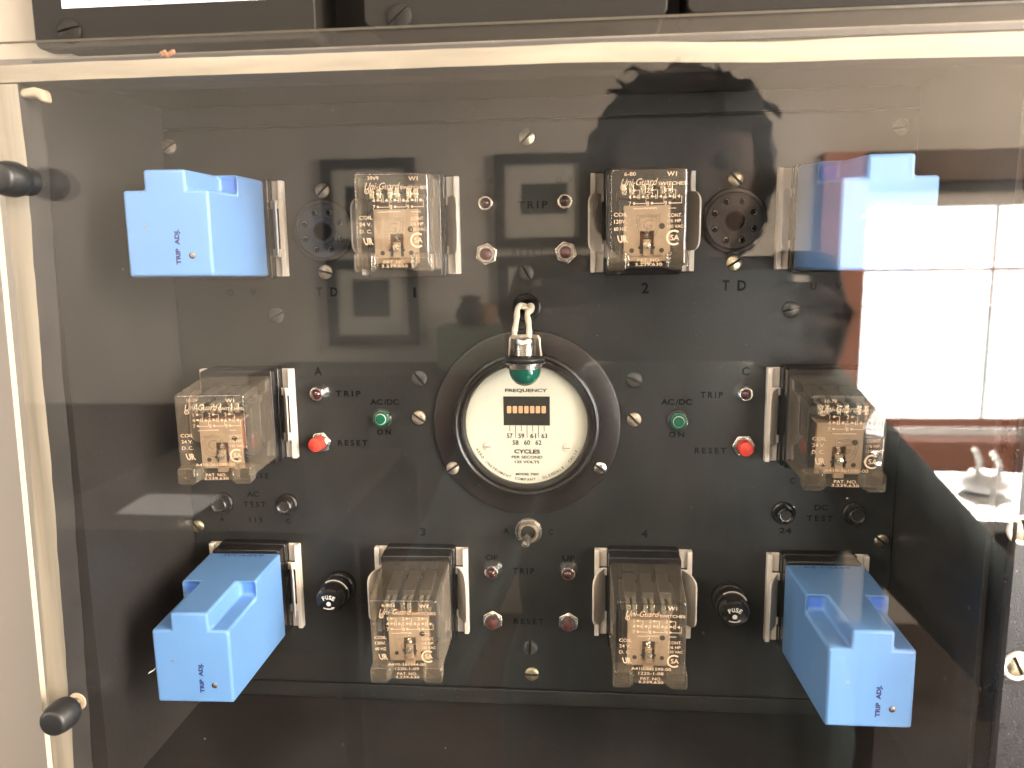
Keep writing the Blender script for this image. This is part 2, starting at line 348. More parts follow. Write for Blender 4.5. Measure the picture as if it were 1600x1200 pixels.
for i in range(N+1):
    x = -213.2+(365)*i/N; w1 = w1*.8+random.uniform(-.12, .12); sag = -1.6*math.exp(-((x-62)/30)**2)
    zb_, zt_ = 64.7-max(0, x+10)*.0205+w1*.6+sag*.4, 70.6-max(0, x-20)*.013+w1+sag*.6
    vs += [(x+30, 0, zb_-64), (x+30, 11.9, zb_-64), (x+30, 11.9, zt_-64), (x+30, 0, zt_-64)]
fs = []
for i in range(N):
    a, b = 4*i, 4*(i+1)
    fs += [(a, a+1, b+1, b), (a+1, a+2, b+2, b+1), (a+2, a+3, b+3, b+2), (a+3, a, b, b+3)]
fs += [(0, 1, 2, 3), (4*N, 4*N+1, 4*N+2, 4*N+3)]
mb.add(vs, fs); mb.m = [1 if (k < 4*N and k % 4 == 0) else 0 for k in range(len(fs))]
mb.build('strip', ['woodh', 'greywood'], wh, angle=30)
gx, gz = at(53, 150, 97)
mb = MB().prism([(gx-5.5, gz+.3), (gx-3.5, gz+2.4), (gx+1, gz+3), (gx+5, gz+1.8), (gx+5.5, gz-2.6), (gx+3.3, gz-2.3), (gx+1.5, gz-.6), (gx-3, gz-.9)], 94, 99)
tag(mb.build('glue_blob', 'glue', bevel=1.2, seg=3), 'dried tan glue lump in the top left inner corner of the box', 'glue')

# the clear cover sheet
cv = empty('clear_cover', -31, 100, -80); tag(cv, 'large dusty clear acrylic sheet covering the whole relay panel', 'cover')
mb = MB()
x0, x1, z0, z1, d0, d1 = -215.6, 150.6, -262, 77.9, 100, 103
V = [(x+31-(7.2 if (x < 0 and z < 0) else 0), d-0, z+80) for x in (x0, x1) for d in (d0-100, d1-100) for z in (z0, z1)]
mb.add(V, [(0, 1, 5, 4), (2, 6, 7, 3)], 0); mb.add(V, [(0, 2, 3, 1), (0, 4, 6, 2), (1, 3, 7, 5)], 1); mb.add(V, [(4, 5, 7, 6)], 2)
mb.build('sheet', ['acrylic', 'edge', 'greywood'], cv, recalc=True)  # left, top and bottom edges coloured as lit, right edge dark

# cabinet faces around it
tag(MB().box(-330, -218.2, 40, 66, -330, 68).build('painted_upright', 'pink', bevel=1), 'cream pink painted cabinet upright beside the clear cover', 'cabinet')
tag(MB().box(-330, -196.5, 56, 79, 76.6, 130).build('cabinet_corner', 'cream', bevel=.6), 'cream painted cabinet corner left of the top black instruments', 'cabinet')
tag(MB().box(-330, 200, 60, 86, 68.5, 76.4).build('metal_ledge', 'ledge', bevel=.5), 'dusty grey brown ledge between the top instruments and the wooden strip', 'ledge')
rl = empty('rack_rail', 170, 95, -80); tag(rl, 'glossy black enamelled rack rail right of the clear cover', 'rail')
mb = MB().box(-17.6, 30, -20, 0, -200, 152); mb.build('rail_face', 'rail', rl, bevel=1)

# black instruments above
def instrument(px0, px1, zbot, label, d=86):
    xa = at(px0, 30, d)[0]; xb = at(px1, 30, d)[0]
    e = empty('black_instrument', (xa+xb)/2, 0, zbot+40); tag(e, label, 'instrument', 'black instruments above the clear cover')
    hw = (xb-xa)/2
    mb = MB().prism(rpoly(-hw, hw, -40, 40, 3.2), d-26, d); mb.build('housing', 'case', e, bevel=.7, seg=3)
    return e, hw
zi = at(60, 78, 86)[1]
e1, h1 = instrument(51, 493, zi, 'black instrument with a white paper label, top left above the cover')
mb = MB().box(-h1+12.2, h1-18, 86, 86.25, -40+14.2, 38); mb.build('paper_label', 'white', e1)
mb = MB().ribbon(rpoly(-h1+37, h1-43, -40+15.6, 36, 3), .35, 86.32, closed=True); mb.build('label_border', 'ink', e1, recalc=False)
e2, h2 = instrument(569, 1043, zi+3.0, 'plain black instrument at the top centre with one slotted corner screw')
e3, h3 = instrument(1074, 1680, zi+3.2, 'black instrument at the top right, its dark window just above the picture')
mb = MB().ribbon(rpoly(-h3+17, h3-17, -40+9.5, 30, 4), 1.2, 86.3, closed=True); mb.build('window_frame', 'rubber', e3, recalc=False)
MB().prism(rpoly(-h3+19, h3-19, -40+11.2, 30, 3), 86.05, 86.2).build('window_pane', 'bake', e3)
def case_screw(px, py, rot, label):
    x, z = at(px, py, 88); o = screw_mesh(4.6, 'case', 1.9); place(o, x, 86, z); o.rotation_euler = (0, R(rot), 0); tag(o, label, 'screw', 'screws on the black instruments'); return o
mb = MB().box(-216, 200, 30, 40, 79.5, 140).build('instrument_recess', 'slot'); tag(mb, 'dark recess behind the gaps of the top instruments', 'recess')

# ------------------------------------------------------------------ screws
SCR = {}
def screw_mesh(r, matn, h=1.6, slotw=.16, name='slotted_screw'):
    key = (round(r, 2), matn)
    if key not in SCR:
        mb = MB(); n = 14; w = r*slotw
        for sgn in (1, -1):
            rings = []
            for k in range(5):
                a = R(90*k/4*.86); rr = r*math.cos(a); rr = max(rr, w*1.02); hh = h*(.35+.65*math.sin(a))
                if k == 0: rings.append((rr, 0)); hh = h*.35
                rings.append((rr, hh))
            base = len(mb.v); idx = []
            for rr, hh in rings:
                am = math.acos(min(1, w/rr)); row = []
                for j in range(n+1):
                    a = -am+2*am*j/n; row.append((sgn*rr*math.cos(a), hh, rr*math.sin(a)))
                idx.append(row)
            vs = [p for row in idx for p in row]; fs = []
            m = n+1
            for i in range(len(rings)-1):
                for j in range(n): fs.append((i*m+j, i*m+j+1, (i+1)*m+j+1, (i+1)*m+j))
                fs.append((i*m, (i+1)*m, (i+1)*m+n, i*m+n))
            fs.append(tuple((len(rings)-1)*m+j for j in range(m)))
            mb.add(vs, fs)
        mb.lathe([(r*.985, 0), (r*.985, h*.12), (0, h*.12)], seg=28, mi=1)
        o = mb.build(name, [matn, 'slot'], angle=28); SCR[key] = o; return o
    o = SCR[key].copy(); COL.objects.link(o); return o
def screw(px, py, r, matn, rot, label, d=0, h=1.6, group='slotted screws on the relay panel'):
    x, z = at(px, py, d+h*.6); o = screw_mesh(r, matn, h); place(o, x, d, z); o.rotation_euler = (0, R(rot), 0); tag(o, label, 'screw', group); return o
# rot 0 = slot vertical
case_screw(104, 47, 78, 'black slotted screw under the white paper label of the top left instrument')
case_screw(623, 24, 50, 'black slotted screw on the plain top centre instrument')
for a in (
 (263, 229, 3.6, 'tan', 60, 'tarnished screw above the top left blue module'),
 (823, 214, 3.7, 'brass', 45, 'brass screw alone at the top middle of the panel'),
 (1410, 198, 3.7, 'brass', 80, 'brass screw above the top right blue module'),
 (503, 298, 3.5, 'tan', 45, 'tan screw just above the round socket left of relay 1'),
 (508, 425, 3.5, 'tan', -75, 'tan screw just below the round socket left of relay 1'),
 (1150, 279, 3.6, 'brass', -45, 'pale screw just above the round socket right of relay 2'),
 (1147, 411, 3.6, 'brass', 58, 'pale screw just below the round socket right of relay 2'),
 (822, 426, 3.7, 'dull', -30, 'faint black painted screw under the upper RESET lettering'),
 (431, 493, 3.9, 'dull', 65, 'faint black painted screw between the top left blue module and letter A'),
 (1236, 484, 3.9, 'dull', 78, 'black painted screw under the top right blue module'),
 (655, 592, 3.9, 'dull', -40, 'black painted screw upper left of the frequency meter'),
 (991, 594, 3.9, 'dull', -70, 'black painted screw upper right of the frequency meter'),
 (654, 653, 3.5, 'tan', -55, 'tan screw between the left AC/DC lamp and the meter'),
 (991, 656, 3.5, 'tan', -45, 'tan screw between the meter and the right AC/DC lamp'),
 (308, 823, 3.4, 'brass', -45, 'brass screw above the bottom left blue module'),
 (1378, 846, 3.4, 'brass', -50, 'brass screw above the bottom right blue module'),
 (828, 1013, 3.9, 'dull', 0, 'black painted screw above the bottom middle brass screw'),
 (831, 1054, 3.7, 'brass', 90, 'brass screw at the bottom middle of the panel')):
    screw(*a)
for px, py, rot, lab in ((1600, 829, -10, 'upper slotted screw in a pale washer on the black rail'), (1591, 1042, -25, 'lower slotted screw in a pale washer on the black rail')):
    x, z = at(px, py, 96); e = empty('rail_screw', x, 95, z); tag(e, lab, 'screw', 'screws on the rack rail')
    MB().ring([(3.9, 0), (5.6, 0), (5.5, .9), (4.9, 1.3), (4.1, .9)]).build('cup_washer', 'clip', e)
    h = screw_mesh(4.0, 'brass', 1.4, name='slotted_head'); h.name = 'slotted_head'; h.parent = e; h.location = (0, -.0003, 0); h.rotation_euler = (0, R(rot), 0)

# ------------------------------------------------------------------ relay sockets with their retaining clips
def make_socket():
    e = empty('relay_socket')
    MB().prism(rpoly(-17.6, 17.6, -24.2, 24.2, 1.6), .1, 6).build('socket_body', 'bake', e, bevel=.5)
    for s in (1, -1):
        mb = MB()
        def X(a): return s*a
        def bx(a, b, d0, d1, z0, z1): mb.box(min(X(a), X(b)), max(X(a), X(b)), d0, d1, z0, z1)
        bx(17.7, 20.6, .2, 5.2, -22.8, 22.8) if False else None
        bx(17.8, 23.6, .2, 1.6, 13.2, 22.8); bx(17.8, 23.6, .2, 1.6, -22.8, -13.2)      # flat ends
        bx(21.6, 24.0, .2, 4.2, -22.8, 22.8)                                            # outer upright
        bx(17.8, 21.8, 3.0, 4.2, 9.6, 13.4); bx(17.8, 21.8, 3.0, 4.2, -13.4, -9.6)      # cross bars round the slot
        mb.build('clip_frame', 'clip', e, bevel=.3)
        P = []
        for z, d in [(-13.6, 3.4)]+[(-13.2+5*(1-math.cos(R(90*k/5))), 10.2+5*math.sin(R(90*k/5))) for k in range(6)]+[(13.2-5*(1-math.cos(R(90*k/5))), 10.2+5*math.sin(R(90*k/5))) for k in range(5, -1, -1)]+[(13.2, 3.4)]:
            P.append((d, z))
        n = len(P); sl = .50
        vs = [(X(18.6+(d-3.4)*sl), d, z) for d, z in P]+[(X(19.3+(d-3.4)*sl), d, z) for d, z in P]
        MB().add(vs, [tuple(range(n)), tuple(range(2*n-1, n-1, -1))]+[(i, (i+1) % n, n+(i+1) % n, n+i) for i in range(n)]).build('clip_spring', 'clip', e)
    return e
sock0 = make_socket()
SK = [('UL', -169, 14.6, 'relay socket with pale clips under the top left blue module'), ('R1', -83.5, 14.8, 'relay socket with pale clips under the relay above number 1'),
      ('R2', 26.4, 14.7, 'relay socket with pale clips under the relay above number 2'), ('UR', 111.4, 15.2, 'relay socket with pale clips under the top right blue module'),
      ('RA', -169.3, -76.8, 'relay socket with pale clips left of the letter A'), ('RC', 109.8, -76.3, 'relay socket with pale clips right of the letter C'),
      ('BL', -171.3, -168.5, 'relay socket with pale clips under the bottom left blue module'), ('R3', -83.4, -169.0, 'relay socket with pale clips below number 3'),
      ('R4', 28.8, -167.9, 'relay socket with pale clips below number 4'), ('BR', 113.1, -168.5, 'relay socket with pale clips under the bottom right blue module')]
POS = {}
for i, (k, x, z, lab) in enumerate(SK):
    e = sock0 if i == 0 else copy_tree(sock0); place(e, x, 0, z); tag(e, lab, 'relay socket', 'sockets on the relay panel'); POS[k] = (x, z)
def aim(e, k, d0, d1, fx, fz):
    x, z = POS[k]; place(e, x, d0, z)
    ax = (fx-x)/(d1-d0); az = (fz-z)/(d1-d0)
    e.rotation_euler = (math.atan(az), 0, math.atan(ax))

# ------------------------------------------------------------------ blue trip modules
def make_blue():
    e = empty('blue_module'); L = 64.0; NK = 33.0
    MB().prism(rpoly(-17.2, 17.2, -23.6, 23.6, 1.5), -7.6, -.4).build('base', 'bake', e, bevel=.5)
    def sc(d): return 1+(L-d)/L*.075
    hw, zb, zs, zt, hi = 17.0, -21.0, 12.7, 20.6, 8.3
    T = [(-hw, zb), (hw, zb), (hw, zs), (hi, zs), (hi, zt), (-hi, zt), (-hi, zs), (-hw, zs)]
    def lv(P, d): return [(x*sc(d), d, z*sc(d)) for x, z in P]
    A = lv(T, L); B = lv(T, NK); C = lv([(hw, zt), (-hw, zt)], NK); D = lv([(-hw, zb), (hw, zb), (hw, zt), (-hw, zt)], 0)
    b = bmesh.new(); V = [b.verts.new((x/1000, -d/1000, z/1000)) for x, d, z in A+B+C+D]
    f = lambda *i: b.faces.new([V[k] for k in i])
    f(*range(8))
    for i in range(8): f(i, (i+1) % 8, 8+(i+1) % 8, 8+i)
    n1 = f(10, 11, 12, 16); n2 = f(13, 14, 15, 17)
    f(8, 9, 19, 18); f(9, 10, 16, 20, 19); f(16, 12, 13, 17, 21, 20); f(17, 15, 8, 18, 21); f(18, 19, 20, 21)
    bmesh.ops.recalc_face_normals(b, faces=b.faces)
    bmesh.ops.inset_individual(b, faces=[n1, n2], thickness=.0017)
    for q in (n1, n2):
        nn = q.normal.copy(); bmesh.ops.translate(b, verts=list(q.verts), vec=Vector((0, .0022, 0))); q.material_index = 1
    me = bpy.data.meshes.new('case'); b.to_mesh(me); b.free(); me.materials.append(K['blue']); me.materials.append(K['bluepocket']); me.shade_smooth(); me.set_sharp_from_angle(angle=R(50))
    o = bpy.data.objects.new('case', me); COL.objects.link(o); o.parent = e
    q = o.modifiers.new('soft_edges', 'BEVEL'); q.width = .0015; q.segments = 4; q.limit_method = 'ANGLE'; q.angle_limit = R(30)
    MB().text('TRIP  ADJ.', 3.6, -9.4, w=13.8, h=2.5, d=L+.06, rot=R(90), bold=.05).build('lettering', 'navy', e, recalc=False)
    mb = MB().ring([(1.25, L+.06), (1.5, L+.16), (1.55, L+.04), (1.2, L-.8)], cx=8.9, cz=-12.8, seg=20); mb.build('hole_rim', 'blue', e)
    mb = MB().lathe([(1.35, L+.07), (0, L+.07)], cx=8.9, cz=-12.8, seg=20, mi=1).lathe([(1.0, L+.1), (.8, L+.25), (0, L+.3)], cx=9.1, cz=-12.6, seg=16); mb.build('trim_screw', ['tan', 'slot'], e)
    mb = MB().lathe([(.55, L+.05), (0, L+.12)], cx=-8.8, cz=-1.5, seg=12); mb.build('gate_mark', 'tan', e)
    return e
blue0 = make_blue()
TOPT = {'BR': '9235/1 5A', 'BL': '970AWL'}
for i, (k, fx, fz, lab) in enumerate((('UL', -164.3, 14.4, 'blue moulded module top left, lit evenly, over the faint OV lettering'), ('UR', 109.8, 16.4, 'blue moulded module top right, half washed out by the reflected window'),
                         ('BL', -168.9, -167.6, 'blue moulded module bottom left, below the brass screw and AC TEST jacks'), ('BR', 113.8, -168.3, 'blue moulded module bottom right, with number marks on its top side'))):
    e = blue0 if i == 0 else copy_tree(blue0)
    aim(e, k, 14, 78, fx, fz); tag(e, lab, 'relay module', 'blue modules plugged into the corner sockets')
    if k in TOPT:
        sl = (20.6*1.075-20.6*(1+(31/64)*.075))/33
        mb = MB().text(TOPT[k], 0, 3.3, w=22, h=2.2, rot=R(180), bold=.01, plane=lambda x, y: (x, y, 20.6*(1+(64-y)/64*.075)+.07))
        mb.build('stamped_marks', 'navy', e, recalc=False)

# ------------------------------------------------------------------ clear relays
def relay_print(coil, num, bottom, dt, w='W1'):
    mb = MB(); F = 37.06
    if dt: mb.text(dt, -7.4, 17.2, w=4.6, h=1.5, d=F)
    mb.text(w, 9.2, 16.9, w=3.8, h=1.7, d=F, bold=.012)
    mb.text('Uni-Guard', -3.6, 14.0, w=14.6, h=2.7, d=F, shear=.4, bold=-.004)
    mb.text('SWITCHES', 9.2, 13.2, w=11, h=1.35, d=F, bold=.006)
    mb.ribbon(arc(-10.2, 11.9, .9, 0, 360, 16)[:-1], .3, F, closed=True); mb.text('R', -10.2, 11.9, h=.9, d=F)
    for r, (z, ns) in enumerate(((10.6, '123'), (8.1, '456'), (5.4, '789'))):
        for c, ch in enumerate(ns):
            x = -7.4+c*7.1; mb.text(ch, x, z, h=1.7, d=F, bold=.002)
            mb.ribbon(arc(x+1.7, z+.1, .32, 0, 360, 8)[:-1], .4, F, closed=True)
            if r == 0: mb.ribbon([(x+2, z+.1), (x+3.9, z+.1), (x+3.9, z-3.4)], .24, F)
            if r == 1:
                mb.ribbon([(x+2.1, z), (x+3.2, z)], .24, F); mb.ribbon([(x+3.2, z+.9), (x+3.2, z-.9)], .3, F)
                mb.add([(x+4.6, F, z), (x+5.6, F, z+.8), (x+5.6, F, z-.8)], [(0, 1, 2)]); mb.ribbon([(x+5.6, z), (x+6.4, z), (x+6.4, z-2.7), (x+2, z-2.7)], .24, F)
    mb.ribbon([(-6, 3.4), (-2, 3.4)], .24, F); mb.ribbon([(8, 3.4), (11, 3.4)], .24, F)
    for k in range(4): mb.ribbon(arc(-1.2+k*1.3, 3.2, .55, 0, 180, 6), .25, F)
    mb.text('COIL', -11.0, 1.2, w=5.6, h=1.5, d=F, bold=.002)
    for k, t in enumerate(coil): mb.text(t, -11.2, -1.6-k*2.9, w=5.0, h=1.5, d=F, bold=.002)
    mb.text('CONT.', 10.6, .6, w=5.6, h=1.4, d=F, bold=.002); mb.text('1/6 HP.', 10.6, -1.6, w=5.6, h=1.4, d=F, bold=.002); mb.text('120 VAC', 10.9, -3.8, w=6.4, h=1.3, d=F, bold=.002)
    mb.text('UR', -10.2, -8.6, w=4.4, h=2.9, d=F, shear=-.3, bold=.02)
    mb.ribbon(arc(10.4, -8.3, 2.75, 52, 308, 24), .75, F); mb.text('SA', 10.7, -8.3, w=3.5, h=2.2, d=F, bold=.006)
    if num: mb.text(num, 0.4, -12.4, w=17.5, h=1.4, d=F, bold=.002)
    if bottom: mb.text(bottom, 0.4, -14.6, w=11, h=1.4, d=F, bold=.002)
    mb.text('PAT. NO.', 0.4, -17.2, w=9.2, h=1.4, d=F, bold=.002); mb.text('3,239,630', 0.4, -19.0, w=11, h=1.4, d=F, bold=.002)
    return mb
def make_relay():
    e = empty('clear_relay'); L = 37.0
    MB().prism(rpoly(-17.3, 17.3, -23.8, 23.8, 1.5), -8.6, -.2).build('base', 'bake', e, bevel=.5)
    b = bmesh.new(); r = 1.1
    P = rpoly(-15.4, 15.4, -19.7, 19.7, 1.3, 4); Pb = [(x*1.085, z*1.06) for x, z in P]; n = len(P)
    prof = [(Pb, 0, 1.0)]
    mb = MB(); rows = [[(x, .0, z) for x, z in Pb]]
    rows.append([(x, L-1.0, z) for x, z in P])
    for a in (30, 60, 90):
        k = 1.0-math.cos(R(a)); q = math.sin(R(a)); rows.append([(x*(1-k*.065), L-1.0+q*1.0, z*(1-k*.05)) for x, z in P])
    vs = [p for row in rows for p in row]; fs = [(i*n+j, i*n+(j+1) % n, (i+1)*n+(j+1) % n, (i+1)*n+j) for i in range(len(rows)-1) for j in range(n)]
    fs.append(tuple((len(rows)-1)*n+j for j in range(n)))
    mb.add(vs, fs); corner = set(j for j in range(n) if j % 5 != 4)
    mb.m = [1 if (k < 4*n and (k//n > 0)) else 0 for k in range(len(fs))]
    o = mb.build('cover', ['cover', 'rim'], e, angle=60); b.free()
    for s in (-1, 1):     # clear finger blocks on the lower front corners
        mb = MB().prism(rpoly(min(s*8.6, s*16.4), max(s*8.6, s*16.4), -21.2, -13.4, 1.2), 31, L+1.4, scale1=1.0); mb.build('finger_block', 'coverfoot', e, bevel=.5, seg=2)
        MB().ribbon(rpoly(min(s*9.4, s*15.7), max(s*9.4, s*15.7), -20.4, -14.2, .8), .32, L+1.46, closed=True).build('block_outline', 'emboss', e, recalc=False)
        MB().prism(rpoly(min(s*7.5, s*8.45), max(s*7.5, s*8.45), -20.3, -14.6, .4), L-8, L+1.0).build('block_rib', 'emboss', e, bevel=.3)
    # shield embossed on the front
    mb = MB()
    for k, w in ((1.0, .38), (.78, .3)):
        P = [(-4.6*k, 3.4*k), (-2.4*k, 2.9*k), (0, 3.5*k), (2.4*k, 2.9*k), (4.6*k, 3.4*k)]+[(4.6*k*math.cos(R(t))**.75, 3.4*k-9.6*k*math.sin(R(t))) for t in range(12, 90, 11)]+[(0, -6.4*k)]
        P = P+[(-x, z) for x, z in reversed(P[5:-1])]
        mb.ribbon([(x, z-2.4) for x, z in P], w, L+.12, closed=True)
    mb.text('G', 0, -3.0, h=4.2, d=L+.12, shear=.2); mb.build('embossed_shield', 'emboss', e, recalc=False)
    # works
    mb = MB().box(-11, 11, .5, 14, -15, 9).box(-12.5, 12.5, .5, 24, 9, 12); mb.build('frame', 'dark', e, bevel=.4)
    MB().lathe([(7.4, -9), (7.6, -8.4), (7.6, 5), (7.4, 5.6)], axis='z', cd=16, seg=28).lathe([(8.6, -10), (8.6, -9)], axis='z', cd=16).build('coil', 'copper', e)
    mb = MB()  # tan yoke plate with slot and holes
    outer = [(-9.6, -15.6), (-2.8, -15.6), (-2.8, -5.2), (2.9, -5.2), (2.9, -15.6), (9.6, -15.6), (9.6, 5.4), (-9.6, 5.4)]
    mb.prism(outer, 25, 26.2); mb.box(-1.5, 1.6, 25.2, 27.0, -15.6, -8.6).box(-9.6, 9.6, 24.6, 25.6, -17.6, -14.6)
    mb.box(-9.6, 9.6, 14, 25, 4.4, 5.4).box(-2.2, 2.2, 25, 27.6, -18.9, -16.4)
    mb.build('yoke_plate', 'fibre', e, bevel=.25)
    mb = MB()
    for hx, hz, hr in ((6.2, -3.2, 1.25), (-6.2, -13.2, 1.0), (6.2, -13.2, 1.0), (-2.9, -12.0, .6), (2.9, -12.0, .6)): mb.lathe([(hr, 26.0), (hr, 26.35), (0, 26.36)], cx=hx, cz=hz, seg=18)
    mb.build('rivet_hole', 'slot', e)
    mb = MB(); pts = []
    for k in range(80):
        a = k*.75; pts.append((math.cos(a)*1.1, 25+math.sin(a)*1.1, -10.2+k*.10))
    mb.tube(pts, .22, 6); mb.build('return_spring', 'steel', e)
    mb = MB().lathe([(1.6, 26.2), (1.5, 28.2), (0, 28.4)], cx=0, cz=-11.0, seg=20); mb.build('spring_seat', 'contact', e)
    for k, x in enumerate((-9.6, -6.6, -1.8, 1.2, 6.2, 9.2)):
        mb = MB().box(x-.95, x+.95, 21, 29, 13.4, 14.0).box(x-.95, x+.95, 28.2, 29, 9.6, 14.0); mb.build('contact_blade', 'contact', e, bevel=.15)
    mb = MB()
    for c in range(3):
        x = -8.1+c*7.9; mb.box(x-3.1, x+3.1, .6, 20, 12.8, 13.3).box(x-2.6, x+2.6, .6, 21, 13.6, 16.4)
    mb.build('contact_block', 'dark', e, bevel=.3)
    return e
relay0 = make_relay()
RL = [('R1', -80.2, 14.1, ('24 V.', 'D. C.'), '', '', '39V9', 'clear relay above number 1, marked COIL 24 V. D.C.'),
      ('R2', 25.4, 14.5, ('120V.', '60 HZ'), '', '', '6-80', 'clear relay above number 2, marked COIL 120V. 60 HZ'),
      ('RA', -165.5, -75.5, ('24 V.', 'D. C.'), 'A410-361590-00', '', '10-79', 'clear relay left of letter A, leaning left over the word PHASE'),
      ('RC', 108.0, -74.8, ('24 V.', 'D. C.'), 'A410-361590-00', '', '10-79', 'clear relay right of letter C, partly under the reflected window'),
      ('R3', -81.5, -166.5, ('120V.', '60 HZ'), 'A410-361344-00', '1220-1-09', '6-80', 'clear relay below number 3, printed 1220-1-09'),
      ('R4', 28.9, -166.3, ('24 V.', 'D. C.'), 'A410-361590-00', '1225-1-08', '', 'clear relay below number 4, printed 1225-1-08')]
rl_ = [relay0]+[copy_tree(relay0) for _ in RL[1:]]
for e, (k, fx, fz, coil, num, bot, dt, lab) in zip(rl_, RL):
    aim(e, k, 15, 52, fx, fz); tag(e, lab, 'relay', 'clear plug-in relays')
    relay_print(coil, num, bot, dt).build('printing', 'print', e, recalc=False)

# ------------------------------------------------------------------ frequency meter
mx, mz = at(823, 661); e = empty('frequency_meter', mx, 0, mz); tag(e, 'round black frequency meter with cream dial marked CYCLES PER SECOND', 'meter')
MB().ring([(33, .1), (46.2, .1), (46.4, .6), (46.0, 1.8), (45.2, 2.1), (33, 2.1)], seg=96).build('mounting_ring', 'brownb', e)
MB().ring([(29.9, 3.0), (36.0, 2.2), (36.2, 4.0), (35.4, 6.4), (34.3, 7.0), (33.4, 6.3), (32.6, 6.3), (31.6, 7.6), (30.6, 7.4), (30.0, 6.2)], seg=96).build('bezel', 'brownb', e)
dial = MB().lathe([(31, 2.6), (31, 3.2)], seg=96).build('dial', 'dialw', e)
F = 3.28; mb = MB()
def dt_(s, px, py, w, h, **k):
    x, z = at(px, py, 3.3); mb.text(s, x-mx, z-mz, w=w, h=h, d=F, **k)
dt_('FREQUENCY', 822, 610.5, 20.5, 2.0, bold=.03)
for i, n_ in enumerate(('57', '59', '61', '63')): dt_(n_, (796.5, 814.5, 833, 850.5)[i], 681, 2.9, 2.4, bold=.02)
for i, n_ in enumerate(('58', '60', '62')): dt_(n_, (805.5, 823.5, 841.3)[i], 691.5, 3.0, 2.4, bold=.02)
dt_('CYCLES', 823.5, 705.5, 12.8, 2.1, bold=.04); dt_('PER SECOND', 823.5, 714.3, 15.3, 1.4, bold=.03); dt_('125 VOLTS', 823.5, 721.8, 12.2, 1.4, bold=.03); dt_('MODEL 7007', 824, 741, 11.6, 1.2, bold=.03)
for i in range(7):
    xa, za = at(796.5+i*8.95, 665, 3.3); zz = at(796.5+i*8.95, 674 if i % 2 == 0 else 684, 3.3)[1]
    mb.ribbon([(xa-mx, za-mz), (xa-mx, zz-mz)], .28, F)
s_ = 'AERO INSTRUMENT COMPANY, GLENDALE, CALIF.'
dx, dz = at(823, 664, 3.3); dx -= mx; dz -= mz
for i, ch in enumerate(s_):
    if ch == ' ': continue
    a = R(207+(335-207)*i/(len(s_)-1)); hh = 1.35 if ch not in ',.' else .4; rr = 27.6 if ch not in ',.' else 28.1
    mb.text(ch, dx+rr*math.cos(a), dz+rr*math.sin(a), h=hh, d=F, rot=a+math.pi/2, bold=.02)
mb.build('dial_printing', 'ink', e, recalc=False)
wx0, wz0 = at(787, 664.5, 3.3); wx1, wz1 = at(859, 619.5, 3.3)
MB().box(wx0-mx, wx1-mx, 3.1, 3.34, wz0-mz, wz1-mz).build('reed_window', 'slot', e)
for i in range(7):
    x, z = at(795.5+i*9.0, 640, 3.5); MB().prism(rpoly(x-mx-1.05, x-mx+1.05, z-mz-1.75, z-mz+1.75, .4, 3), 3.4, 4.0).build('reed', 'reedm', e, bevel=.15)
for px, py in ((762, 698), (886, 700)):
    x, z = at(px, py, 3.6); q = MB().lathe([(2.3, 0), (2.2, .5), (1.2, .8), (0, .85)], seg=24).box(-1.6, 1.6, .7, .92, -.16, .16, 1).build('dial_screw', ['clip', 'fink'], e); place(q, x-mx, 3.2, z-mz)
MB().lathe([(30.4, 6.4), (0, 6.5)], seg=72).build('glass', 'meterglass', e)
for px, py, rot, mt, lab in ((707, 732, 55, 'tan', 'screw at the lower left of the meter mounting ring'), (938, 732, -50, 'steel', 'bright steel screw at the lower right of the meter mounting ring')):
    screw(px, py, 3.2, mt, rot, lab, d=2.1, h=1.8, group='screws in the meter ring')

# ------------------------------------------------------------------ the green pilot lamp hanging in front of the meter
hx, hz = at(823, 480); e = MB().ring([(3.6, 0), (6.9, 0), (6.8, .9), (6.2, 1.3), (5.2, 1.1), (4.4, .3)]).lathe([(4.6, .12), (0, .12)], mi=1, seg=30).build('cable_grommet', ['bake', 'slot'])
place(e, hx, 0, hz); tag(e, 'black cable hole above the meter that the lamp wires come out of', 'grommet')
D0 = 21
lx, lz = at(820, 572, D0); lp = empty('pilot_lamp', lx, D0, lz); tag(lp, 'green domed pilot lamp hanging upside down in front of the meter', 'lamp')
MB().lathe([(0, -9.2)]+[(7.3*math.cos(R(a)), -2.0-7.2*math.sin(R(a))) for a in range(80, -1, -8)]+[(7.3, -.6)], axis='z', seg=48).build('green_dome', 'green', lp)
MB().lathe([(7.5, -.9), (8.2, -.7), (8.5, 1.3), (9.9, 1.5), (10.0, 2.1), (8.0, 2.4)], axis='z', seg=48).build('flange', 'steel', lp)
tr_ = [(8.4*1.0+1.0*math.cos(R(a)), 3.5+1.1*math.sin(R(a))) for a in range(-90, 271, 30)]
MB().lathe([(6, 2.4)]+[(8.0+1.3*math.cos(R(a)), 3.5+1.1*math.sin(R(a))) for a in range(-90, 91, 20)]+[(6, 4.6)], axis='z', seg=48).build('rubber_washer', 'rubber', lp)
pr = [(4.9, 4.5)]
for k in range(7): pr += [(5.0, 4.8+k*.85), (5.4, 5.2+k*.85)]
pr += [(5.0, 10.8), (4.8, 12.6), (4.2, 13.0)]
MB().lathe(pr, axis='z', seg=40).build('threaded_body', 'steel', lp)
mb = MB(); P = arc(0, 0, 7.9, 15, 165, 16)
vs = []; 
for z, k in ((4.4, 1.04), (9, .98), (12.6, .95), (14.2, .84)):
    vs += [(x*k, -y*k*.8, z) for x, y in P]
n = len(P); fs = [(i*n+j, i*n+j+1, (i+1)*n+j+1, (i+1)*n+j) for i in range(3) for j in range(n-1)]
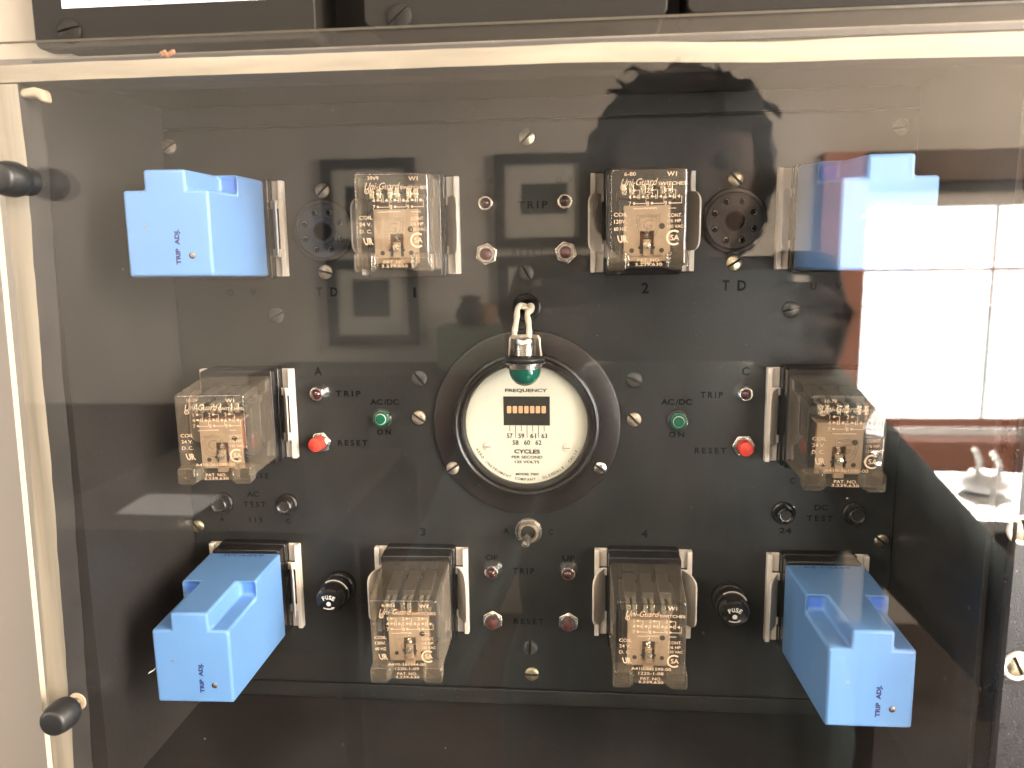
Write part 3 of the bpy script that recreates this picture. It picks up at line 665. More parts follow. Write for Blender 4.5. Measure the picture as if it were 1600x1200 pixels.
mb.add(vs, fs); o = mb.build('cup_bracket', 'beige', lp); q = o.modifiers.new('thick', 'SOLIDIFY'); q.thickness = .0008
def wpt(px, py, d): x, z = at(px, py, d); return (x-lx, d-D0, z-lz)
def spline(P, n=6):
    out = []
    for i in range(len(P)-1):
        p0 = Vector(P[max(i-1, 0)]); p1 = Vector(P[i]); p2 = Vector(P[i+1]); p3 = Vector(P[min(i+2, len(P)-1)])
        for k in range(n):
            t = k/n; out.append(tuple(.5*((2*p1)+(-p0+p2)*t+(2*p0-5*p1+4*p2-p3)*t*t+(-p0+3*p1-3*p2+p3)*t**3)))
    return out+[tuple(P[-1])]
for P in ([(825, 482, 0), (817, 477, 5), (809, 482, 10), (807, 500, 15), (804, 518, 19), (804, 526, 21)], [(822, 483, 0), (829, 477, 5), (831, 484, 9), (824, 490, 12), (826, 505, 16), (827, 520, 20), (826, 528, 21)]):
    MB().tube(spline([wpt(*p) for p in P]), [1.35+.12*math.sin(i*.9) for i in range((len(P)-1)*6+1)], 12).build('lamp_wire', 'wire', lp)
MB().tube(spline([wpt(808, 480, 8), wpt(820, 481, 9), wpt(832, 486, 8)]), .9, 10).build('wire_tie', 'wire', lp)

# ------------------------------------------------------------------ indicators and buttons
def make_trip():
    e = empty('trip_indicator')
    MB().ring([(2.6, 4.6), (3.2, 4.9), (3.5, 4.6), (5.3, 1.2), (5.5, .6), (5.3, .05), (2.6, .05)], seg=14).build('faceted_bezel', 'chrome', e, angle=10)
    MB().ring([(2.55, 4.4), (2.55, 5.5), (2.95, 5.5), (3.1, 4.5)], seg=32).build('lens_ring', 'steel', e)
    MB().lathe([(2.6, 4.5)]+[(2.6*math.cos(R(a)), 5.2+2.2*math.sin(R(a))) for a in range(0, 91, 15)], seg=28).build('red_lens', 'red', e)
    return e
t0 = make_trip()
for i, (px, py, lab) in enumerate(((760, 318, 'chrome trip light with dull red lens below the OV lettering'), (883, 315, 'chrome trip light with dull red lens below the UV lettering'), (498, 614, 'chrome trip light with red lens below letter A'),
                            (1163, 614, 'chrome trip light with red lens below letter C'), (769, 891, 'chrome trip light with dark red lens below OF'), (888, 893, 'chrome trip light with dark red lens below UF'))):
    e = t0 if i == 0 else copy_tree(t0); x, z = at(px, py, 1.5); place(e, x, 0, z); tag(e, lab, 'indicator light', 'chrome trip lights'); e.rotation_euler = (0, R(random.uniform(-20, 20)), 0)
def make_reset(redm, rr, hh):
    e = empty('reset_button')
    hexp = [(5.6*math.cos(R(30+60*k)), 5.6*math.sin(R(30+60*k))) for k in range(6)]
    MB().prism(hexp, .05, 2.2).build('hex_nut', 'steel', e, bevel=.5, seg=3)
    MB().ring([(rr+.1, 2.0), (4.2, 2.0), (4.2, 3.4), (3.9, 3.8), (rr+.15, 3.8)], seg=36).build('bushing', 'steel', e)
    MB().lathe([(rr, 1.5), (rr, hh-1.2), (rr*.94, hh-.5), (rr*.75, hh-.1), (0, hh+.25)], seg=32).build('button_cap', redm, e)
    return e
b1 = make_reset('redd', 2.8, 6.6); b2 = make_reset('redb', 3.5, 9.5)
for i, (px, py, lab) in enumerate(((760, 397, 'hex nut reset button with dull red cap, left of the upper RESET lettering'), (884, 394, 'hex nut reset button with dull red cap, right of the upper RESET lettering'),
                                   (770, 970, 'hex nut reset button with dark red cap, left of the lower RESET lettering'), (888, 973, 'hex nut reset button with dark red cap, right of the lower RESET lettering'))):
    e = b1 if i == 0 else copy_tree(b1); x, z = at(px, py, 2); place(e, x, 0, z); tag(e, lab, 'push button', 'reset buttons'); e.rotation_euler = (0, R((8, -12, 0, 4)[i]), 0)
for i, (px, py, lab) in enumerate(((502, 691, 'bright red reset button left of the RESET lettering, near the left relay'), (1162, 697, 'bright red reset button right of the RESET lettering, near the right relay'))):
    e = b2 if i == 0 else copy_tree(b2); x, z = at(px, py, 2); place(e, x, 0, z); tag(e, lab, 'push button', 'reset buttons'); e.rotation_euler = (0, R((20, 28)[i]), 0)
    if i == 0: e.rotation_euler = (0, R(20), R(-8))
def make_green():
    e = empty('green_indicator')
    MB().ring([(4.0, .05), (5.2, .05), (5.2, 1.2), (4.7, 1.9), (4.1, 1.9)], seg=40).build('chrome_ring', 'chrome', e)
    MB().lathe([(4.05, .6), (4.05, 2.6), (3.7, 3.2), (2.5, 3.3), (2.45, 3.9), (2.1, 4.3), (0, 4.4)], seg=40).build('green_lens', 'greenl', e)
    MB().ring([(2.35, 3.45), (2.6, 3.3), (2.75, 3.35), (2.6, 3.6)], seg=36).build('lens_ridge', 'clip', e)
    return e
g0 = make_green()
for i, (px, py, lab) in enumerate(((596, 654, 'green lamp in a chrome ring under the left AC/DC lettering'), (1060, 658, 'green lamp in a chrome ring under the right AC/DC lettering'))):
    e = g0 if i == 0 else copy_tree(g0); x, z = at(px, py, 1.5); place(e, x, 0, z); tag(e, lab, 'indicator light', 'green AC/DC lamps')

# toggle switch
x, z = at(826, 829); e = empty('toggle_switch', x, 0, z); tag(e, 'small metal toggle switch below the meter between letters A and C', 'switch')
MB().ring([(4.9, .05), (6.9, .05), (6.8, 1.0), (6.2, 1.6), (5.3, 1.5)], seg=48).build('locking_ring', 'steel', e)
MB().ring([(3.6, .05), (5.1, .05), (5.1, 3.6), (4.6, 4.2), (3.9, 4.2), (3.6, 2)], seg=40).lathe([(3.7, 2.0), (0, 1.4)], seg=24, mi=1).build('bushing', ['tan', 'slot'], e)
tp = at(821, 850, 13); bp_ = (0, 1.5, -.6); tx = (tp[0]-x, 13, tp[1]-z)
MB().tube([bp_, (tx[0]*.4, 6, tx[2]*.45), (tx[0]*.9, 12, tx[2]*.93), tx], [1.6, 1.6, 2.3, 2.0], 20).lathe([(2.1, 0), (2.0, .7), (1.4, 1.4), (0, 1.7)], cx=tx[0], cd=tx[1]-.3, cz=tx[2], seg=20).build('lever', 'steel', e)

# octal sockets (empty)
def make_octal():
    e = empty('octal_socket')
    MB().ring([(3.9, 1.4), (14.3, .05), (14.4, 1.5), (13.9, 2.3), (12.6, 2.4), (12.0, 1.9), (6.2, 1.9), (5.9, 2.4), (4.4, 2.4), (4.0, 1.8)], seg=64).lathe([(12.5, 1.7), (0, 1.72)], seg=48).build('socket_disc', 'bake', e)
    mb = MB()
    for k in range(8):
        a = R(22.5+45*k); mb.lathe([(1.45, 1.75), (1.45, 2.05), (0, 2.06)], cx=9*math.cos(a), cz=9*math.sin(a), seg=18)
    mb.lathe([(3.8, 1.9), (3.8, 2.1), (0, 2.11)], seg=28).box(-1, 1, 1.9, 2.1, -5.2, -3)
    mb.build('pin_hole', 'ink', e)
    mb = MB()
    for k in range(8):
        a = R(22.5+45*k); mb.ribbon(arc(9*math.cos(a), 9*math.sin(a), 1.0, -110+30*k, 60+30*k, 8), .22, 2.12)
    mb.build('contact_sleeve', 'tan', e, recalc=False)
    return e
o0 = make_octal()
for i, (px, py, lab) in enumerate(((505, 361, 'empty round black socket left of relay 1, dimmed by reflections'), (1147, 345, 'empty round black eight hole socket right of relay 2'))):
    e = o0 if i == 0 else copy_tree(o0); x, z = at(px, py, 1.5); place(e, x, 0, z); e.scale = (1.05,)*3; tag(e, lab, 'socket', 'empty round sockets')

# test jacks
def make_jack():
    e = empty('test_jack')
    MB().ring([(2.9, .05), (5.7, .05), (5.6, 1.6), (4.9, 2.1), (4.1, 2.1), (3.9, 5.4), (3.3, 5.9), (2.8, 5.5)], seg=44).build('collar', 'bake', e)
    MB().lathe([(3.0, 4.4), (0, 3.4)], seg=24).build('jack_hole', 'slot', e)
    MB().ribbon(arc(0, 0, 2.6, 160, 330, 14), .35, 5.2).build('contact_edge', 'steel', e, recalc=False)
    return e
j0 = make_jack()
for i, (px, py, lab) in enumerate(((345, 788, 'black test jack left of AC TEST, above the small letter A'), (446, 790, 'black test jack right of AC TEST, above the small letter C'), (1226, 804, 'black test jack left of DC TEST, above 24'), (1337, 805, 'black test jack right of DC TEST'))):
    e = j0 if i == 0 else copy_tree(j0); x, z = at(px, py, 3); place(e, x, 0, z); tag(e, lab, 'test jack', 'black test jacks')

# fuse holders
def make_fuse():
    e = empty('fuse_holder')
    MB().lathe([(8.3, .05), (8.3, 3.4), (7.8, 4.2), (7.4, 4.4), (7.4, 10)], seg=48).build('barrel', 'bake', e, angle=30)
    n = 36; prof = [(7.0, 10.0), (7.9, 10.2), (7.9, 11.2), (7.2, 11.5), (7.0, 18.6), (6.4, 19.8), (5.6, 20.1), (0, 20.1)]
    MB().lathe(prof, seg=40).build('cap', 'bake', e)
    MB().ribbon(arc(0, 0, 7.55, 25, 125, 18), .5, 11.45).build('pale_rim_arc', 'clip', e, recalc=False)  # pale arc along part of the cap rim
    mb = MB(); F = 20.16
    for k, ch in enumerate('FUSE'):
        a = R(118-k*19); mb.text(ch, 5.2*math.cos(a)-.2, 5.2*math.sin(a)-3.0, w=1.35, h=2.2, d=F, rot=a-math.pi/2, bold=.03)
    mb.lathe([(1.15, F-.02), (0, F)], cx=-.2, cz=-1.3, seg=20)
    mb.ribbon(arc(-.2, 3.2, 7.1, 247, 290, 10), .5, F)
    ax, az = -.2+7.1*math.cos(R(292)), 3.2+7.1*math.sin(R(292)); mb.add([(ax+.5, F, az+.5), (ax-1.3, F, az+.5), (ax-.9, F, az-.7)], [(0, 1, 2)])
    mb.build('fuse_marking', 'whitepaint', e, recalc=False)
    return e
f0 = make_fuse()
for i, (px, py, lab) in enumerate(((514, 940, 'black screw cap fuse holder left of relay 3, marked FUSE'), (1149, 960, 'black screw cap fuse holder right of relay 4, marked FUSE'))):
    e = f0 if i == 0 else copy_tree(f0); x, z = at(px, py, 20); place(e, x, 0, z); tag(e, lab, 'fuse holder', 'fuse holders')

# cover knobs
def make_knob():
    e = empty('cover_knob')
    MB().lathe([(1.7, -2), (1.7, 7)], seg=20).build('stud', 'tan', e)
    WSH = MB().ring([(2.0, .02), (3.8, .02), (3.7, .6), (2.0, .6)], seg=32).build('washer', 'glue', e)
    MB().lathe([(0, 3.8), (4.0, 4.0), (5.6, 5.6), (6.3, 8.5), (6.2, 12.0), (5.3, 15.5), (4.8, 16.2), (4.0, 16.6), (0, 16.4)], seg=40).build('grip', 'rubber', e, angle=40)
    return e
k0 = make_knob()
for i, (px, py, lab) in enumerate(((47, 284, 'upper black rubber knob holding the left edge of the clear cover'), (121, 1096, 'lower black rubber knob on a rusty stud at the left edge of the cover'))):
    e = k0 if i == 1 else copy_tree(k0)
    if i == 0:
        bpy.data.objects.remove([c for c in e.children if c.name.startswith('washer')][0])
        MB().ring([(2.0, .02), (5.0, .02), (5.2, 1.2), (4.9, 4.6), (2.0, 4.6)], seg=36).build('gap_filler_ring', 'rubber', e)  # added ring closes the gap so the knob meets its dark reflection
    x, z = at(px, py, 103); place(e, x, 103, z); tag(e, lab, 'knob', 'black knobs holding the cover')


# ================================================================== THE ROOM THE COVER REFLECTS (all of it stands behind the photographer)
Y = 3.0
def P3(px, py, y=Y): return mirrored(px, py, y)
RW = dict(
 plaster=mat('warm_plaster', (.60, .53, .45), .8, var=.05, vscale=2), dado=mat('dark_stained_wood', (.028, .017, .012), .5, var=.4, vscale=5, stretch=(4, 4, .5)),
 trim=mat('red_brown_trim', (.46, .19, .12), .5, var=.2, vscale=6), header=mat('brown_header', (.13, .085, .06), .6, var=.3, vscale=8),
 framem=mat('black_picture_frame', (.02, .02, .02), .5), mount=mat('cream_mount', (.60, .55, .47), .8), photo=mat('dark_print', (.05, .055, .05), .6, var=.6, vscale=12),
 floorm=mat('dark_floor', (.040, .024, .017), .5, var=.3, vscale=3), ceil=mat('ceiling_paint', (.62, .56, .48), .9), desk=mat('white_desk_top', (.80, .80, .80), .5),
 paper=mat('white_paper', (.78, .78, .82), .8), greenc=mat('grey_green_cabinet', (.14, .17, .13), .6, var=.2), basket=mat('woven_basket', (.28, .17, .10), .8, var=.5, vscale=60),
 shirt=mat('dark_green_shirt', (.095, .135, .138), .85, bump=1, bscale=20, var=.92, vscale=20, stretch=(1, 1, .10)), skin=mat('skin', (.15, .085, .06), .6, spec=.2, var=.05), hair=mat('dark_curly_hair', (.010, .009, .008), .7, spec=.2),  # vertical streaks in the shirt colour stand in for highlights on its pleats
 phone=mat('dark_grey_phone', (.020, .020, .022), .3), sky=emit('bright_daylight_sky', (1.0, 1.0, .98), 32), lens=mat('lens_glass', (.01, .01, .02), .05),
 blind=mat('grey_green_blind', (.30, .33, .30), .8))
K.update(RW)
def wbox(name, a, b, m, bevel=0, parent=None):
    """world-metre box between two corners"""
    a, b = Vector(a), Vector(b); c = (a+b)/2; h = [abs(b[i]-a[i])/2*1000 for i in range(3)]
    o = MB().box(-h[0], h[0], -h[1], h[1], -h[2], h[2]).build(name, m, parent, bevel=bevel); o.location = c-(parent.location if parent else Vector()); return o
wl = P3(1352, 322); wr = P3(1640, 322); ws = P3(1352, 690)
WX0, WX1, WZ1, WZ0 = wl.x, wr.x+.35, wl.z, P3(1352, 680).z
FLOOR, CEIL = -1.50, 1.50
RX0, RX1 = -3.6, 3.4
back = empty('room_back_wall', 0, Y*1000, 0); tag(back, 'plastered back wall of the room, seen mirrored in the cover', 'wall')
for a, b in (((RX0, -Y-.15, FLOOR), (WX0, -Y, CEIL)), ((WX1, -Y-.15, FLOOR), (RX1, -Y, CEIL)), ((WX0, -Y-.15, WZ1), (WX1, -Y, CEIL)), ((WX0, -Y-.15, FLOOR), (WX1, -Y, WZ0))):
    wbox('wall_section', a, b, 'plaster', parent=back)
o = wbox('room_floor', (RX0, -Y, FLOOR-.05), (RX1, -.45, FLOOR), 'floorm'); tag(o, kind='structure', label='dark wooden floor of the room', cat='floor')
o = wbox('room_ceiling', (RX0, -Y, CEIL), (RX1, -.45, CEIL+.05), 'ceil'); tag(o, kind='structure', label='pale ceiling of the room', cat='ceiling')
# dark wainscot: high on the left, lower towards the middle
zl = P3(200, 630).z
o = wbox('wood_wainscot', (RX0, -Y+.002, FLOOR), (P3(560, 630).x, -Y+.05, zl), 'dado'); tag(o, 'dark stained wainscot on the left of the mirrored back wall', 'wainscot')
# counter and cabinet
c0, c1 = P3(420, 575, 2.8), P3(760, 575, 2.8)
o = wbox('low_counter', (c0.x, -2.98, FLOOR), (c1.x, -2.6, c0.z), 'dado', .01); tag(o, 'dark low counter under the mirrored picture frames', 'counter')
c0, c1 = P3(690, 508, 2.85), P3(860, 508, 2.85)
o = wbox('painted_cabinet', (c0.x, -2.95, P3(690, 640, 2.85).z), (c1.x, -2.75, c0.z), 'greenc', .01); tag(o, 'grey green cabinet standing on the counter in the reflection', 'cabinet')
v0 = P3(735, 482, 2.85)
e = bpy.data.objects.new('dark_vase', None); COL.objects.link(e); e.location = (v0.x, -2.85, c0.z); tag(e, 'dark pot lying on the grey green cabinet in the reflection', 'pot')
MB().lathe([(30, 0), (52, 15), (60, 45), (40, 80), (30, 95), (36, 100)], axis='z', seg=24).build('pot_body', 'framem', e); MB().lathe([(38, 100), (44, 106), (10, 116)], axis='z', seg=24).build('pot_lid', 'framem', e)
bx_ = P3(758, 490, 2.85); e = MB().lathe([(35, 0), (45, 40), (50, 80), (44, 80), (40, 10)], axis='z', seg=24).build('wicker_basket', 'basket'); e.location = (bx_.x, -2.86, c0.z); tag(e, 'brown wicker basket beside the dark pot in the reflection', 'basket')
# picture frames
def picture(px0, py0, px1, py1, ix0, iy0, ix1, iy1, lab):
    a, b = P3(px0, py0), P3(px1, py1); c = (a+b)/2; w, h = abs(b.x-a.x)*500, abs(a.z-b.z)*500
    e = bpy.data.objects.new('picture_frame', None); COL.objects.link(e); e.location = (c.x, -Y+.001, c.z); tag(e, lab, 'picture', 'framed pictures on the back wall'); t = 40
    MB().box(-w, w, -22, 0, h-t, h).box(-w, w, -22, 0, -h, -h+t).box(-w, -w+t, -22, 0, -h+t, h-t).box(w-t, w, -22, 0, -h+t, h-t).build('frame', 'framem', e)
    for ch in e.children: pass
    m = MB().box(-w+t, w-t, -10, 0, -h+t, h-t).build('mount', 'mount', e)
    ia, ib = P3(ix0, iy0), P3(ix1, iy1); q = MB().box((ia.x-c.x)*1000, (ib.x-c.x)*1000, -12, -10.2, (ib.z-c.z)*1000, (ia.z-c.z)*1000).build('print', 'photo', e)
picture(502, 250, 652, 388, 541, 292, 610, 345, 'black framed picture, upper left of the mirrored four')
picture(772, 242, 921, 386, 815, 287, 887, 334, 'black framed picture, upper right of the mirrored four')
picture(511, 405, 657, 538, 552, 437, 611, 494, 'black framed picture, lower left of the mirrored four')
picture(778, 400, 925, 492, 830, 425, 880, 465, 'black framed picture, lower right of the mirrored four')
# window with red brown casing
e = bpy.data.objects.new('room_window', None); COL.objects.link(e); e.location = ((WX0+WX1)/2, -Y, (WZ0+WZ1)/2); tag(e, 'wide bright window in a red brown casing, mirrored at the right', 'window')
def wpart(name, a, b, m):
    return wbox(name, a, b, m, .004, e)
tx0 = P3(1283, 300).x
wpart('casing_board', (tx0, -Y+.001, P3(1283, 760).z), (WX0, -Y+.03, P3(1283, 240).z), 'trim')
wpart('casing_board', (WX0, -Y+.001, P3(1400, 286).z), (WX1+.2, -Y+.05, P3(1400, 238).z), 'header')
wpart('casing_board', (WX0, -Y+.001, P3(1400, 300).z), (WX1+.2, -Y+.03, P3(1400, 286).z), 'framem')
wpart('blind', (WX0, -Y-.05, P3(1400, 319).z), (WX1, -Y-.03, P3(1400, 300).z), 'blind')
wpart('sill', (WX0, -Y-.02, P3(1400, 723).z), (WX1+.2, -Y+.10, P3(1400, 681).z), 'trim')
for py, th in ((421, .006), (480, .0025), (664, .016)):
    z = P3(1500, py).z; wpart('glazing_bar', (WX0, -Y-.06, z-th), (WX1, -Y-.03, z+th), 'trim')
for px, th in ((1560, .003),):
    x = P3(px, 500).x; wpart('glazing_bar', (x-th, -Y-.08, WZ0), (x+th, -Y-.061, WZ1), 'desk')
o = MB().box(-14000, 14000, -20, 20, -9000, 9000).build('sky', 'sky'); o.location = (3, -9.0, 2); tag(o, kind='structure', label='bright daylight sky outside the window', cat='sky')
# desk under the window, papers
dz_ = P3(1450, 812, 1.9).z; dxl, dxr = P3(1340, 780, 1.9).x, P3(1640, 780, 1.9).x
e = bpy.data.objects.new('white_desk', None); COL.objects.link(e); e.location = ((dxl+dxr)/2, -2.1, dz_); tag(e, 'white desk in front of the bright window, mirrored at the right', 'desk')
wbox('desk_top', (dxl, -2.37, dz_-.03), (dxr+.2, -1.9, dz_), 'desk', .004, e)
for lx_ in (dxl+.05, dxr+.1):
    for ly in (-2.33, -1.95): wbox('leg', (lx_, ly-.02, FLOOR), (lx_+.04, ly+.02, dz_-.03), 'dado', 0, e)
hp = P3(1555, 745, 2.1)
pts = [(0, 0, 0), (20, 10, 30), (10, 5, 75), (-20, 0, 95)]
mb = MB().lathe([(20, 0), (60, 10), (70, 35), (45, 60), (0, 70)], axis='z', seg=24); mb.tube(spline([(-30, 0, 50), (-20, 0, 90), (-40, 0, 130)]), 8, 8).tube(spline([(25, 0, 50), (35, 0, 80), (10, 0, 120)]), 8, 8)
o = mb.build('white_desk_ornament', 'desk'); o.location = (hp.x, -2.15, dz_); tag(o, 'white horned ornament on the desk by the window', 'ornament')
# table with a paper on the left
q0, q1 = P3(185, 805, 1.6), P3(345, 772, 2.0)
tz = q0.z
o = wbox('table_top', (P3(60, 800, 1.6).x, -2.3, tz-.03), (P3(520, 800, 1.6).x, -1.5, tz), 'dado', .004)
e = bpy.data.objects.new('side_table', None); COL.objects.link(e); e.location = (P3(300, 800, 1.6).x, -1.9, FLOOR); o.location = o.location-e.location; o.parent = e
tag(e, 'dark side table at the left of the mirrored room', 'table')
for sx in (-.4, .4):
    for sy in (-.35, .35): q = wbox('leg', (-.02, -.02, 0), (.02, .02, tz-.03-FLOOR), 'dado', 0, None); q.parent = e; q.location = (sx, sy, (tz-.03-FLOOR)/2)
def on_table(px, py):
    v = (mirrored(px, py, 1.0)-Vector((0, EYE_D-2*GLASS_D/1000+0, 0)))  # ray from the mirrored lens
    o_ = Vector((0, -(2*GLASS_D/1000-EYE_D), 0)); d_ = mirrored(px, py, 1.0)-o_
    t = (tz+.002-o_.z)/d_.z; return o_+d_*t
C = [on_table(*p) for p in ((180, 803), (300, 808), (347, 775), (232, 772))]
me = bpy.data.meshes.new('sheet_of_paper'); n = len(C)
me.from_pydata([tuple(c) for c in C]+[(c.x, c.y, c.z+.002) for c in C], [], [(0, 1, 2, 3), (4, 5, 6, 7), (0, 1, 5, 4), (1, 2, 6, 5), (2, 3, 7, 6), (3, 0, 4, 7)]); me.materials.append(K['paper'])
o = bpy.data.objects.new('sheet_of_paper', me); COL.objects.link(o); tag(o, 'white sheet of paper lying on the dark side table in the reflection', 'paper')

spo.location = (WX0+1.4, -4.9, WZ1+1.1); spo.rotation_euler = (Vector(((dxl+dxr)/2+.12, -2.15, dz_))-spo.location).to_track_quat('-Z', 'Y').to_euler()

# ------------------------------------------------------------------ the photographer
def skin_body(name, verts, edges, m, parent=None, levels=2, root=0):
    me = bpy.data.meshes.new(name); me.from_pydata([v[0] for v in verts], edges, []); o = bpy.data.objects.new(name, me); COL.objects.link(o)
    o.modifiers.new('skin', 'SKIN'); sv = me.skin_vertices[0].data
    for i, v in enumerate(verts): sv[i].radius = v[1]; sv[i].use_root = (i == root)
    q = o.modifiers.new('sub', 'SUBSURF'); q.levels = levels; q.render_levels = levels
    me.materials.append(K[m]); 
    if parent: o.parent = parent
    return o
ps = bpy.data.objects.new('person', None); COL.objects.link(ps); tag(ps, 'person in a dark shirt with curly hair holding up a phone to photograph the panel', 'person')
def J(px, py, y, r, ry=None): return (tuple(mirrored(px, py, y)), (r, ry or r))
hc = mirrored(1063, 282, .73)
def capsule(b, p, q, r0, r1, n=12):
    p, q = Vector(p), Vector(q); d = (q-p).normalized(); rot = d.to_track_quat('Z', 'Y').to_matrix().to_4x4()
    for c, rr in ((p, r0), (q, r1)): bmesh.ops.create_uvsphere(b, u_segments=20, v_segments=12, radius=rr, matrix=Matrix.Translation(c))
    bmesh.ops.create_cone(b, cap_ends=True, segments=24, radius1=r0, radius2=r1, depth=(q-p).length, matrix=Matrix.Translation((p+q)/2) @ rot)
def ellipsoid(b, c, rx, ry, rz): bmesh.ops.create_uvsphere(b, u_segments=32, v_segments=20, radius=1, matrix=Matrix.Translation(Vector(c)) @ Matrix.Diagonal((rx, ry, rz, 1)))
def PX(px, py, y): return mirrored(px, py, y)
bx0 = PX(1058, 900, .84).x; top_z = PX(1080, 640, .82).z
ShL, ShR = Vector((bx0-.19, -.83, top_z)), Vector((bx0+.17, -.83, top_z-.05))
ElL, ElR = PX(650, 1040, .64), PX(1640, 1060, .64); WrL, WrR = PX(850, 585, .43), PX(1236, 600, .43)
b = bmesh.new()
ellipsoid(b, (bx0, -.85, top_z-.22), .215, .125, .27); ellipsoid(b, (bx0, -.86, top_z-.46), .245, .13, .32); ellipsoid(b, (bx0, -.87, top_z-.72), .215, .13, .20)
ellipsoid(b, (bx0-.01, -.84, top_z-.015), .20, .085, .080)
capsule(b, (bx0, -.83, top_z), (hc.x, -.78, hc.z-.10), .078, .062)
for Sh, El, Wr in ((ShL, ElL, WrL), (ShR, ElR, WrR)): capsule(b, Sh, El, .072 if Sh is ShL else .062, .060); capsule(b, El, Wr, .054, .036)
for sx in (-1, 1): capsule(b, (bx0+sx*.095, -.87, top_z-.76), (bx0+sx*.11, -.87, FLOOR+.45), .095, .062); capsule(b, (bx0+sx*.11, -.87, FLOOR+.45), (bx0+sx*.11, -.88, FLOOR+.09), .062, .05)
me = bpy.data.meshes.new('clothed_body'); b.to_mesh(me); b.free(); me.materials.append(K['shirt'])
o = bpy.data.objects.new('clothed_body', me); COL.objects.link(o); o.parent = ps
q = o.modifiers.new('one_skin', 'REMESH'); q.mode = 'VOXEL'; q.voxel_size = .011; q.use_smooth_shade = True
q = o.modifiers.new('soft', 'SMOOTH'); q.factor = .6; q.iterations = 6
for sx in (-1, 1):
    b = bmesh.new(); ellipsoid(b, (bx0+sx*.11, -.82, FLOOR+.05), .048, .13, .05); me = bpy.data.meshes.new('shoe'); b.to_mesh(me); b.free(); me.shade_smooth(); me.materials.append(K['hair']); q = bpy.data.objects.new('shoe', me); COL.objects.link(q); q.parent = ps
# head: one shaped surface with brow, nose, lips, ears
b = bmesh.new(); bmesh.ops.create_uvsphere(b, u_segments=40, v_segments=28, radius=1)
for v in b.verts:
    x, y, z = v.co                      # +y faces the panel
    sx = .078*(1-.18*max(0, -z)**1.5); sy = .095; sz = .118
    X, Y_, Z = x*sx, y*sy, z*sz
    if y > .2:
        Y_ += .022*math.exp(-((X/.012)**2+((Z+.012)/.022)**2)) + .006*math.exp(-((X/.02)**2+((Z+.050)/.008)**2)) - .008*(math.exp(-(((X-.03)/.014)**2+((Z-.012)/.012)**2))+math.exp(-(((X+.03)/.014)**2+((Z-.012)/.012)**2))) + .004*math.exp(-((Z-.035)/.012)**2)
        Y_ += .006*math.exp(-((X/.022)**2+((Z+.085)/.016)**2))
    X += (.012 if x > 0 else -.012)*math.exp(-(((Y_+.005)/.014)**2+((Z+.002)/.024)**2)) if abs(x) > .8 else 0
    v.co = (X, Y_, Z)
me = bpy.data.meshes.new('head'); b.to_mesh(me); b.free(); me.shade_smooth(); me.materials.append(K['skin']); o = bpy.data.objects.new('head', me); COL.objects.link(o); o.location = hc; o.parent = ps
for s in (-1, 1):
    b = bmesh.new(); bmesh.ops.create_uvsphere(b, u_segments=16, v_segments=10, radius=.011); me = bpy.data.meshes.new('eye'); b.to_mesh(me); b.free(); me.shade_smooth(); me.materials.append(K['photo'])
    q = bpy.data.objects.new('eye', me); COL.objects.link(q); q.location = hc+Vector((s*.03, .078, .012)); q.parent = ps
# curly hair
b = bmesh.new(); random.seed(11)
bmesh.ops.create_icosphere(b, subdivisions=5, radius=1)
from mathutils import noise
kill = []
for v in b.verts:
    x, y, z = v.co; n1 = noise.fractal(v.co*3.2, 1.0, 2.0, 4); n2 = noise.noise(v.co*9)
    k = 1+.07*n1+.06*n2+.05*noise.noise(v.co*22); v.co = Vector((x*.102*k, y*.112*k-.012, z*.114*k+.006))
    if y > .45 and z < .30: kill.append(v)
bmesh.ops.delete(b, geom=kill, context='VERTS')
me = bpy.data.meshes.new('hair'); b.to_mesh(me); b.free(); me.shade_smooth(); me.materials.append(K['hair']); o = bpy.data.objects.new('hair', me); COL.objects.link(o); o.location = hc; o.parent = ps
mb = MB()
for k in range(46):
    a = random.uniform(0, 2*math.pi); el = random.uniform(.75, 1.5); rr = random.uniform(.9, 1.02)
    p = Vector((math.cos(a)*math.cos(el)*98, math.sin(a)*math.cos(el)*105+12, math.sin(el)*116+2))*rr
    t = [tuple(p)]; dirn = Vector((random.uniform(-1, 1), random.uniform(-1, 1), random.uniform(.0, .7))).normalized()
    for i in range(6):
        dirn = (dirn+Vector((random.uniform(-.7, .7), random.uniform(-.7, .7), random.uniform(-.8, .3)))).normalized(); p = p+dirn*6; t.append(tuple(p))
    mb.tube(t, [4, 4, 3.5, 3, 2.4, 1.8, .8], 6)
pt = [(66, 0, 80), (84, 0, 78), (98, 0, 72), (106, 0, 62)]
mb.tube(spline(pt), [5]*7+[4.5]*6+[4, 3.5, 3, 2.5, 2, 1.2], 8)
o = mb.build('curl', 'hair', ps); o.location = hc
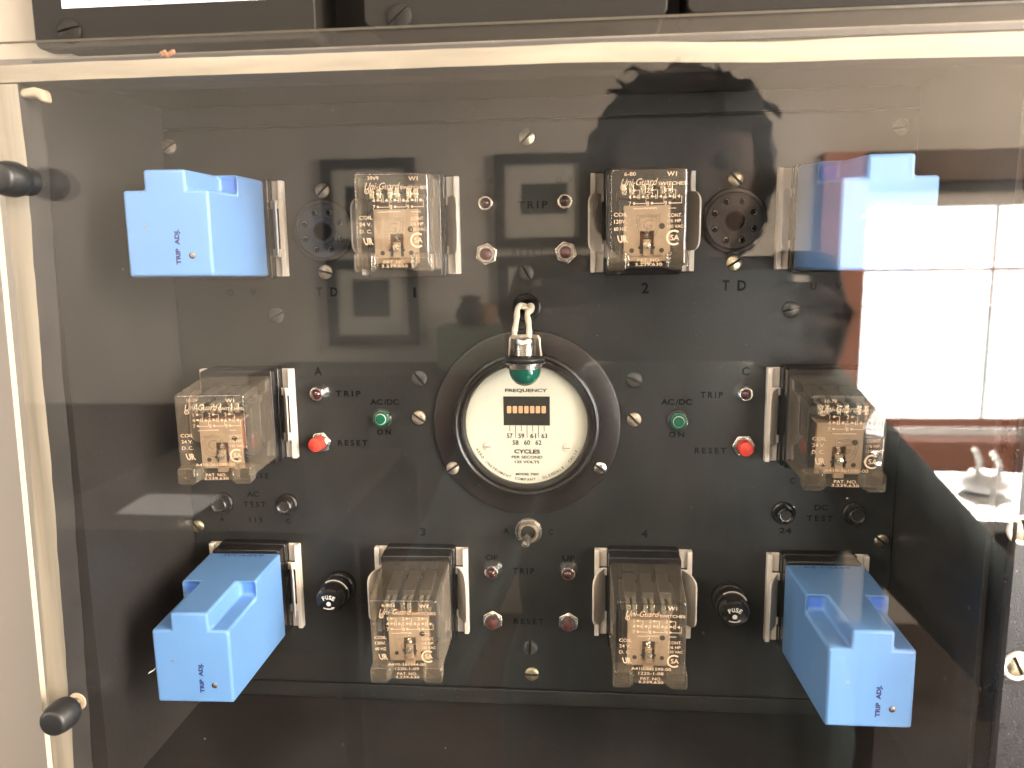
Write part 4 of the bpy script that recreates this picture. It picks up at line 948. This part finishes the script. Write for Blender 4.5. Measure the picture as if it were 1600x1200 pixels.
# phone, held in both hands, its lens at the camera's place
pa, pb_ = mirrored(877, 404, EYE_D+.004), mirrored(1232, 563, EYE_D+.004)
w_, h_ = abs(pb_.x-pa.x)*500, abs(pa.z-pb_.z)*500
ph = bpy.data.objects.new('mobile_phone', None); COL.objects.link(ph); ph.location = ((pa.x+pb_.x)/2, -EYE_D-.006, (pa.z+pb_.z)/2); tag(ph, 'dark phone held sideways in both hands, mirrored in the cover', 'phone')
MB().prism(rpoly(-w_, w_, -h_, h_, 9), -7.5, 0).build('phone_body', 'phone', ph, bevel=1, seg=3)
MB().ribbon(arc(-w_+16, h_-10, 4, 0, 360, 20)[:-1], .8, .3, closed=True).build('camera_ring', 'chrome', ph, recalc=False)
MB().ribbon([(-w_-.1, h_-12), (-w_-.1, -h_+12)], .9, .2).build('phone_edge_highlight', 'chrome', ph, recalc=False)  # bright strip drawn as the highlight on this edge of the phone
# hands: palm and fingers grip the short ends of the phone
for s, wj in ((-1, WrL), (1, WrR)):
    endx = ph.location.x+s*w_/1000
    wr_ = Vector(wj); palm = Vector((endx+s*.020, -EYE_D-.020, ph.location.z-.030))
    verts = [(tuple(wr_), (.024, .020)), (tuple((wr_+palm)/2), (.026, .018)), (tuple(palm), (.034, .016))]; ed = [(0, 1), (1, 2)]
    for k in range(4):
        z0 = ph.location.z-.034+k*.021; L_ = (.8, .95, 1.0, .9)[k]; i0 = len(verts)
        verts += [((palm.x+s*.006, palm.y+.012, z0), (.0095, .0095)), ((endx+s*.012*L_, -EYE_D+.003, z0+.002), (.009, .009)), ((endx-s*.008*L_, -EYE_D+.008, z0+.003), (.0085, .0085)), ((endx-s*.020*L_, -EYE_D+.004, z0+.004), (.007, .007))]
        ed += [(2, i0), (i0, i0+1), (i0+1, i0+2), (i0+2, i0+3)]
    i0 = len(verts)
    verts += [((palm.x-s*.004, palm.y-.012, palm.z-.020), (.012, .012)), ((endx-s*.004, -EYE_D-.030, palm.z-.010), (.011, .011)), ((endx-s*.024, -EYE_D-.024, palm.z+.004), (.009, .009))]
    ed += [(2, i0), (i0, i0+1), (i0+1, i0+2)]
    skin_body('hand', verts, ed, 'skin', ps, levels=2, root=2)
